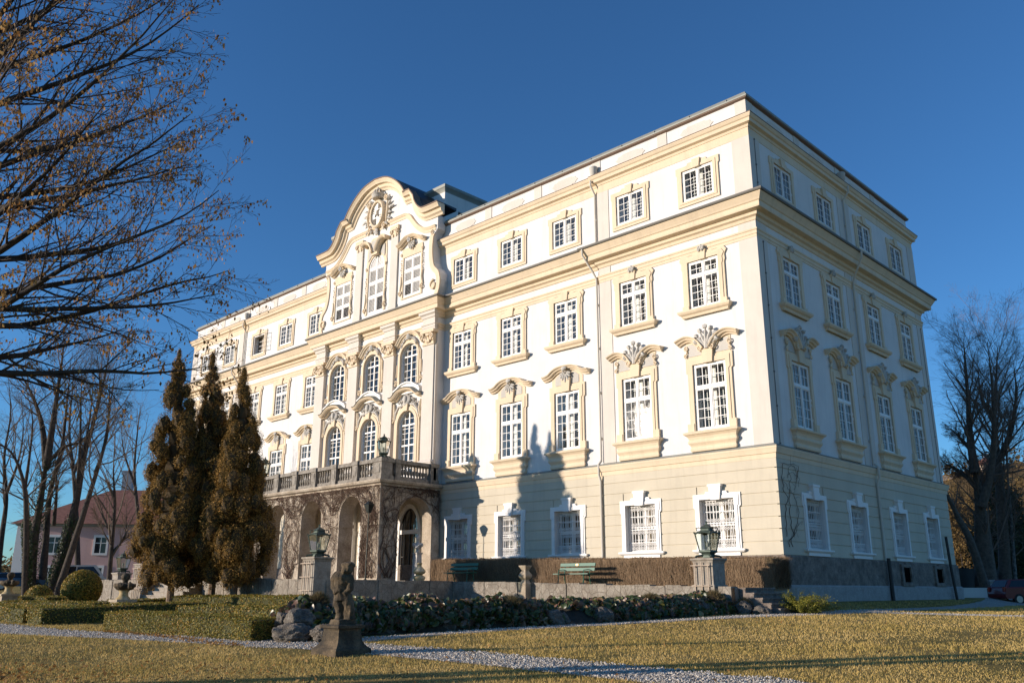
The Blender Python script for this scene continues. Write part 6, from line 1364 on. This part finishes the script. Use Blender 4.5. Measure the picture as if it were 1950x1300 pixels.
def bergenia(label, y0, y1, n, seed):
    rng = np.random.default_rng(seed); V, F_i = [], []
    ii = np.where((fc[:, 1] >= y0) & (fc[:, 1] <= y1))[0]; q = rng.choice(ii, n); o = -rng.beta(1.1, 1.5, n)*2.1+.16; t_ = np.clip(-o, 0, 2.4)
    hh = np.interp(-o, [-.2,.15,.55,1.1,1.9,2.6], [.05,.46,.72,.82,.7,.35]); x = fc[q, 0]+o; y = fc[q, 1]+rng.normal(0, .12, n)+o*.15
    hend = np.clip((y+21.4)/1.2, .5, 1)*.86*(1-.26*sstep(-17, -11, y)); clump = .24*np.array([mnoise.noise((a*1.1, b*1.1, 5)) for a, b in zip(x, y)])
    z = gz(fc[q, 0], fc[q, 1])+(hh*rng.uniform(.70, 1.12, n)+clump+.06)*hend; r = rng.uniform(.06, .125, n)
    nx_ = np.stack([.25+rng.normal(0, .55, n), -.5+rng.normal(0, .5, n), .5+rng.normal(0, .4, n)], 1); nx_ /= np.linalg.norm(nx_, axis=1)[:, None]
    a = rng.normal(0, 1, (n, 3)); u = np.cross(nx_, a); u /= np.linalg.norm(u, axis=1)[:, None]; w_ = np.cross(nx_, u); k = 9; c = np.stack([x, y, z], 1)
    ring_ = [c+u*(r*math.cos(2*PI*j/k)*1.18)[:, None]+w_*(r*math.sin(2*PI*j/k)*.9)[:, None]+nx_*(r*.28*(math.cos(4*PI*j/k)))[:, None] for j in range(k)]
    v = np.stack([c-nx_*(r*.12)[:, None]]+ring_, 1).reshape(-1, 3); f = np.array([(0, 1+j, 1+(j+1) % k) for j in range(k)]); f = (f[None]+np.arange(n)[:, None, None]*(k+1)).reshape(-1, 3)
    o_ = np_mesh('bergenia', v, f, M['berg'], smooth=False); tag(o_, label, 'plants', kind='stuff')
bergenia('long bed of dark bergenia leaves with reddish and pale ones before the gap', -20.1, -13.0, 4500, 5); bergenia('bed of dark bergenia leaves between the gap and the corner steps', -11.9, -4.9, 3000, 6)
M['drygrass'] = leafmat('dry_tufts', [(.1, (.08,.06,.025)), (.6, (.20,.15,.07)), (.9, (.32,.25,.13))], .85, .2, 2)
for k, (lb, c, r) in enumerate([('pale dry tuft among the leaves at the near end of the bank', (-3.0,-19.7), .42),('brown cushion of dry stems near the gap in the bank', (-1.3,-14.2), .55),('brown cushion of dry stems at the corner steps end of the bank', (.2,-5.6), .5),('brown cushion of dry stems behind the right bergenia bed', (-.3,-8.7), .45),('brown cushion of dry stems before the dark corner steps', (.85,-4.75), .42)]):
    rng = np.random.default_rng(60+k); n = 2200; z0 = G(*c)+(.22 if k == 4 else .42 if k else .75); a = rng.uniform(0, 2*PI, n); e = rng.uniform(.15, 1.5, n); L = r*rng.uniform(.6, 1.05, n); tip = np.stack([np.cos(a)*np.cos(e)*L, np.sin(a)*np.cos(e)*L, np.sin(e)*L*.9], 1); b0 = tip*rng.uniform(.3, .6, (n, 1)); w_ = rng.normal(0, .004, (n, 3))
    v = np.stack([b0-w_, b0+w_, tip], 1).reshape(-1, 3); tt = thing('dry_grass_tuft', lb, 'plant', (c[0], c[1], z0), 0, 'dry tufts in the planted bank'); np_mesh('stems', v, np.arange(3*n).reshape(n, 3), M['drygrass'], tt); q = MB(); q.blob((0,0,.0), (r*.55,r*.55,r*.5), k, 2, .1); q.build('core', M['soil'], tt)
# --- bare climbers on the portico
def vine(label, starts, inside, mp, seed, n, origin, zmax=6.95):
    rng = np.random.default_rng(seed); W = Wood(); T = Wood()
    for q in range(n):
        a, z = starts[rng.integers(len(starts))]; a += rng.normal(0, .22); z += 0; th = rng.normal(0, .18); pts = []; L = rng.integers(18, 46); r0 = rng.uniform(.008, .018) if (q > 8 or n < 20) else rng.uniform(.025, .04)
        for k in range(L):
            th += rng.normal(0, .3)-th*(.10 if z < 4.7 else .0)+(rng.normal(0, .25) if z > 4.7 else 0); na, nz = a+math.sin(th)*.16, z+math.cos(th)*.16
            if nz > zmax: th = rng.choice([-1.6, 1.6])+rng.normal(0, .2); nz = zmax-rng.random()*.1; na = a+math.sin(th)*.16
            tries = 0
            while inside(na, nz) and tries < 6: th += rng.choice([-.6, .6]); na, nz = a+math.sin(th)*.16, z+math.cos(th)*.16; tries += 1
            if tries >= 6: break
            a, z = na, nz; pts.append(mp(a, -.03-.05*abs(rng.normal()), z))
            if rng.random() < .35 and k > 4:
                tw = [np.array(mp(a, -.04, z))]; d = rng.normal(0, 1, 2)
                for _ in range(4): d += rng.normal(0, .4, 2); a2 = d/np.linalg.norm(d)*.10; last = tw[-1]; g_ = np.array(mp(a2[0], -abs(rng.normal(0, .035)), a2[1]))-np.array(mp(0, 0, 0)); tw.append(last+g_)
                T.tube(tw, np.linspace(.006, .003, 5), 3)
        if len(pts) > 4: W.tube(pts, np.linspace(r0, max(.005, r0*.3), len(pts)), 4)
    t = thing('climbing_vine', label, 'climber', origin, 0, 'bare climbers on the palace walls'); W.build('stem', M['vine'], t, origin); T.build('twigs', M['vine'], t, origin)
inF = lambda a, z: any((abs(a-c) < 1.08 and z < 5.42) or ((a-c)**2/1.1**2+(z-5.42)**2/1.08**2 < 1 and z >= 5.42) for c in acs) or a < PX0+.05 or a > PX1-.03
inS = lambda a, z: (abs(a+1.9) < 1.2 and z < 5.2) or ((a+1.9)**2/1.22**2+(z-5.2)**2/1.22**2 < 1 and z >= 5.2) or a < PY+.03 or a > -.15
pm = [(acs[0]+acs[1])/2, (acs[1]+acs[2])/2]
vine('brown leafless vine covering the right front pier and arches of the portico', [(PX1-.9,1.9),(PX1-.5,1.9),(PX1-1.2,1.9),(pm[1],1.9),(pm[1]+.3,5.6),(acs[2],6.7),(acs[1]+.4,6.7),(PX1-.7,4.5)], inF, lambda a, y, z: (a, PY+y, z), 11, 165, (PX1-.8, PY-.1, 1.85))
vine('brown leafless vine spreading over the left arches of the portico', [(pm[0],1.9),(pm[0],1.9),(PX0+.6,1.9),(PX0+.8,4.5),(acs[0],6.7),(acs[1]-.4,6.7),(pm[0],5.4)], inF, lambda a, y, z: (a, PY+y, z), 12, 120, (pm[0], PY-.1, 1.88))
vine('brown leafless vine over the shaded side arch of the portico', [(PY+.5,1.9),(PY+.7,1.9),(PY+.4,4.8),(-1.9,6.7),(-1.0,6.6),(-.5,6.4)], inS, lambda a, y, z: (PX1-y, a, z), 13, 60, (PX1+.1, PY+.5, 1.85))
vine('thin bare creeper at the corner of the shaded side wall', [(.55,3.0),(.75,3.4),(.6,5.8)], lambda a, z: a < .15 or a > 1.7, lambda a, y, z: (.1-y, a, z), 14, 5, (.15, .6, 2.9), 6.6)
# ------------------------------------------------------------------ pink house on the left
M['pink'] = plaster('pink_plaster', (.68,.43,.39), .06, .12); M['tiles'] = stone('brown_red_tiles', [(.19,.078,.052),(.31,.128,.085),(.38,.175,.12)], 3, .5, .03)
M['bluegrey'] = simple('blue_grey_render', (.30,.33,.36), .8, 0, .15, 1)
hc = at(17, 1119, 116); hrot = math.radians(51); hz0 = 1.0
t = thing('pink_house', 'pink two storey house with a brown hipped roof behind the bare trees', 'house', (hc[0], hc[1], hz0), hrot); HL, HD, HE = 52.0, 14.0, 7.6
mb = MB(); mb.box(0,HL,0,HD,-1,HE); hw = mb.build('wall', M['pink'], t)
mb = MB(); mb.sweep([(0,HD),(0,0),(HL,0),(HL,HD)], [(0,HE-.3),(.25,HE-.2),(.3,HE),(0,HE+.05)], True); mb.build('eaves', M['bluegrey'], t)
mb = MB(); v0 = [(-.7,-.7,HE),(HL+.7,-.7,HE),(HL+.7,HD+.7,HE),(-.7,HD+.7,HE),(7.5,HD/2,HE+4.7),(HL-7.5,HD/2,HE+4.7)]; mb.add(v0, [(0,1,5,4),(1,2,5),(2,3,4,5),(3,0,4)]); rf = mb.build('roof', M['tiles'], t)
for x, y, h in ((8.5,9.5,7.2),(20,7.4,6.8),(34,6.8,7.0)): mb = MB(); mb.box(x-.6,x+.6,y-.5,y+.5,HE+2.5,HE+h); mb.box(x-.7,x+.7,y-.6,y+.6,HE+h,HE+h+.2); mb.build('chimney', M['bluegrey'], rf)
for s in (0,1): mb = MB(); mb.box(.0-.06,1.3,-.08,.02,-1,HE-.3); mb.box(-.08,.0,-.06,1.1,-1,HE-.3); mb.build('quoin', M['wframe'], t) if s == 0 else None
def hwin(x, z0, z1, w=.62):
    f = MB(); f.plate(rect(x-w-.22,x+w+.22,z0-.25,z1+.28), [rect(x-w,x+w,z0,z1)], -.09, .0); f.box(x-.04,x+.04,-.05,-.01,z0,z1); f.box(x-w,x+w,-.05,-.01,z0+(z1-z0)*.62,z0+(z1-z0)*.62+.08)
    o = f.build('window', M['wframe'], t); q = MB(); q.quad((x-w,-.02,z0),(x+w,-.02,z0),(x+w,-.02,z1),(x-w,-.02,z1)); q.build('pane', M['hpane'], o)
M['hpane'] = simple('dark_house_pane', (.03,.032,.035), .08, 0, .3, 2)
for k in range(9): hwin(4.2+5.1*k, 4.35, 6.1); hwin(4.0+5.1*k, 1.0, 2.7, .68) if k != 3 else None
mb = MB(); mb.plate(arch_hole(19.3,1.0,-.8,2.0,3.0)[:], [arch_hole(19.3,.7,-.8,2.0,2.7)], -.1, 0); d_ = mb.build('door', M['wframe'], t); q = MB(); q.plate(arch_hole(19.3,.7,-.8,2.0,2.7), (), -.03, None); q.build('leaf', M['door'], d_)
for k in range(2): mb = MB(); f_ = rect(-.5,.5,4.35,6.1); mb.plate([(2.5+5*k+x, z) for x, z in rect(-.85,.85,4.1,6.4)], [[(2.5+5*k+x, z) for x, z in f_]], -.09, 0, mp=lambda x, y, z: (y, x, z)); mb.build('window', M['wframe'], t)
# ------------------------------------------------------------------ vehicles
def paint(name, c): return simple(name, c, .28, .0, .06, 1.0)
M['tyre'] = simple('tyre', (.018,.018,.018), .8); M['rim'] = simple('rim', (.35,.35,.36), .3, .9); M['cglass'] = simple('car_glass', (.018,.022,.026), .08, 0, .1); M['tail'] = simple('tail_light', (.35,.02,.015), .2); M['head'] = simple('head_light', (.6,.6,.58), .15)
def vehicle(name, label, cat, loc, rotz, body, cabin, W, col, wheels, wr):
    """body, cabin: side outlines (x forward, z)"""
    t = thing(name, label, cat, loc, rotz); mb = MB(); mb.plate(body, (), -W/2, W/2, back=True)
    me_o = mb.build('body', col, t); bm = bmesh.new(); bm.from_mesh(me_o.data); bmesh.ops.bevel(bm, geom=[e for e in bm.edges if e.is_manifold and e.calc_face_angle(0) > .6], offset=.05, segments=3, affect='EDGES', profile=.5); bm.to_mesh(me_o.data); bm.free()
    mb = MB(); n = len(cabin); wi = W/2-.06; wt = W/2-.22; zmx = max(z for _, z in cabin); zmn = min(z for _, z in cabin); hw_ = lambda z: wi+(wt-wi)*(z-zmn)/(zmx-zmn)
    mb.add([(x,-hw_(z),z) for x, z in cabin]+[(x,hw_(z),z) for x, z in cabin], [tuple(range(n))[::-1], tuple(range(n,2*n))]+[(i,(i+1)%n,n+(i+1)%n,n+i) for i in range(n)]); cb = mb.build('cabin', col, t)
    cx_ = sum(x for x, _ in cabin)/n; czm = zmn+(zmx-zmn)*.5
    for s in (-1,1):
        q = MB(); pl = [(cx_+(x-cx_)*.86, czm+(z-czm)*.72) for x, z in cabin]; xm = cx_-.05
        for lo_, hi_ in ((-9,xm-.05),(xm+.05,9)):
            pp_ = [(min(max(x,lo_),hi_), z) for x, z in pl]; q.add([(x, s*(hw_(z)+.012), z) for x, z in pp_], [tuple(range(len(pp_)))])
        q.build('side_window', M['cglass'], t)
    xs_s = sorted(cabin, key=lambda p: p[0]); (xr0, zr0), (xr1, zr1) = xs_s[0], xs_s[1]; (xf0, zf0), (xf1, zf1) = xs_s[-1], xs_s[-2]
    for nm_, a, b, sg in (('rear_window',(xr0,zr0),(xr1,zr1),-1),('windscreen',(xf0,zf0),(xf1,zf1),1)):
        L_ = lambda f: (a[0]+(b[0]-a[0])*f+sg*.015, a[1]+(b[1]-a[1])*f+.012); p_, r_ = L_(.12), L_(.88); q = MB(); q.quad((p_[0],-hw_(p_[1])*.88,p_[1]),(p_[0],hw_(p_[1])*.88,p_[1]),(r_[0],hw_(r_[1])*.88,r_[1]),(r_[0],-hw_(r_[1])*.88,r_[1])); q.build(nm_, M['cglass'], t)
    xb, xf = min(x for x, _ in body), max(x for x, _ in body)
    for x in wheels:
        for s in (-1,1):
            o = thing_w = link('wheel', None, t, (x, s*(W/2-.09), wr)); q = MB(); q.tube([(0,-.1,0),(0,.1,0)], wr, 18); q.build('tyre', M['tyre'], o); q = MB(); q.tube([(0,-.115,0),(0,.115,0)], wr*.62, 14); q.build('rim', M['rim'], o)
    for s in (-1,1):
        q = MB(); q.box(xb-.02,xb+.1,s*(W/2-.13)-.09,s*(W/2-.13)+.09,.72,.98); q.build('tail_light', M['tail'], t); q = MB(); q.box(xf-.16,xf+.01,s*(W/2-.2)-.14,s*(W/2-.2)+.14,.62,.78); q.build('headlight', M['head'], t)
        q = MB(); q.box(cx_+.95,cx_+1.12,s*(W/2+.06)-.08,s*(W/2+.06)+.08,.95,1.08); q.build('mirror', col, t); q = MB(); q.box(cx_-.35,cx_-.18,s*(W/2)-.012,s*(W/2)+.03,.82,.86); q.build('door_handle', M['rim'], t)
    return t
hatch = [(-2.05,.35),(-2.1,.6),(-2.02,.95),(.9,.95),(1.95,.82),(2.1,.62),(2.05,.3)]; hcab = [(-2.0,.93),(-1.65,1.42),(.15,1.46),(1.0,.94)]
rdir = math.atan2(rgt[1], rgt[0])
p = at(1962, 1119, 61); vehicle('parked_car', 'dark red estate car parked at the right edge of the picture', 'car', (p[0], p[1], G(p[0],p[1])-.05), rdir+.05, hatch, hcab, 1.75, paint('dark_red_paint', (.16,.008,.012)), (-1.3,1.35), .31)
p = at(38, 1119, 86); vehicle('parked_car', 'blue car parked before the pink house behind the ivy trunk', 'car', (p[0], p[1], 1.28), math.atan2(.935,.355), hatch, hcab, 1.75, paint('blue_paint', (.04,.11,.22)), (-1.3,1.35), .31)
p = at(155, 1119, 90); vehicle('parked_van', 'white van parked before the pink house behind the round bush', 'van', (p[0], p[1], 1.25), math.atan2(.935,.355), [(-2.5,.4),(-2.55,1.2),(1.5,1.2),(2.3,1.05),(2.45,.7),(2.4,.35)], [(-2.5,1.18),(-2.35,2.2),(1.0,2.25),(1.75,1.18)], 1.95, paint('white_van_paint', (.62,.62,.6)), (-1.6,1.55), .34)
# ------------------------------------------------------------------ behind the palace corner on the right
M['fence'] = simple('dark_fence_boards', (.028,.022,.017), .85, 0, .3, 2)
a, b = at(1818,1119,64), at(1912,1119,74); L = np.hypot(*(b-a)[:2]); t = thing('board_fence', 'dark board fence between the palace corner and the red car', 'fence', (a[0],a[1],G(a[0],a[1])), math.atan2(b[1]-a[1], b[0]-a[0]))
mb = MB(); k = 0.0
while k < L: mb.box(k,k+.14,-.02,.0,.05,1.95+.03*math.sin(k*9)); k += .155
mb.build('boards', M['fence'], t)
for k in np.arange(0, L, 2.4): mb = MB(); mb.box(k-.06,k+.06,.03,.15,-.2,2.05); mb.build('post', M['fence'], t)
mb = MB(); mb.box(0,L,0,.03,.4,.5); mb.box(0,L,0,.03,1.5,1.6); mb.build('rail', M['fence'], t)
p = at(1893,1119,64); t = thing('gate_pillar', 'short squat concrete pillar left of the red car', 'pillar', (p[0],p[1],G(p[0],p[1])), rdir); mb = MB(); mb.frustum((0,0),.46,.42,.40,.38,-.3,.95); mb.build('shaft', M['plinth2'], t); mb = MB(); mb.frustum((0,0),.47,.45,.44,.42,.95,1.06); mb.build('cap', M['plinth2'], t)
p = at(1852,1119,60); t = thing('low_wall', 'low white rendered wall at the foot of the palace corner', 'wall', (p[0],p[1],G(p[0],p[1])), rdir-.15); mb = MB(); mb.box(-.8,.75,-.12,.12,-.3,.52); mb.build('body', M['wframe'], t); mb = MB(); mb.box(-.82,.77,-.15,.15,.52,.57); mb.build('coping', M['wframe'], t)
# castle on the hill
M['castle'] = plaster('pale_fortress_wall', (.62,.47,.36), .08, .15); c0 = at(1842, 1119, 330); zc = at(1842, 925, 330)[2]
t = thing('hill_fortress', 'pale fortress walls on the wooded hill behind the bare trees', 'fortress', (c0[0], c0[1], zc-6), math.atan2(rgt[1], rgt[0])); mb = MB(); mb.box(-7,9,-3,3,-2,9.5); mb.build('wall', M['castle'], t); mb = MB(); mb.box(9,14,-4,2,-2,13); mb.build('tower', M['castle'], t); mb = MB(); mb.add([(8.6,-4.4,13),(14.4,-4.4,13),(14.4,2.4,13),(8.6,2.4,13),(11.5,-1,16)], [(0,1,4),(1,2,4),(2,3,4),(3,0,4)]); mb.build('roof', M['tiles'], t)
for k in range(4): mb = MB(); mb.box(-5.2+3.4*k,-4.2+3.4*k,-3.06,-2.9,5,7); mb.build('window', M['dark'], t)
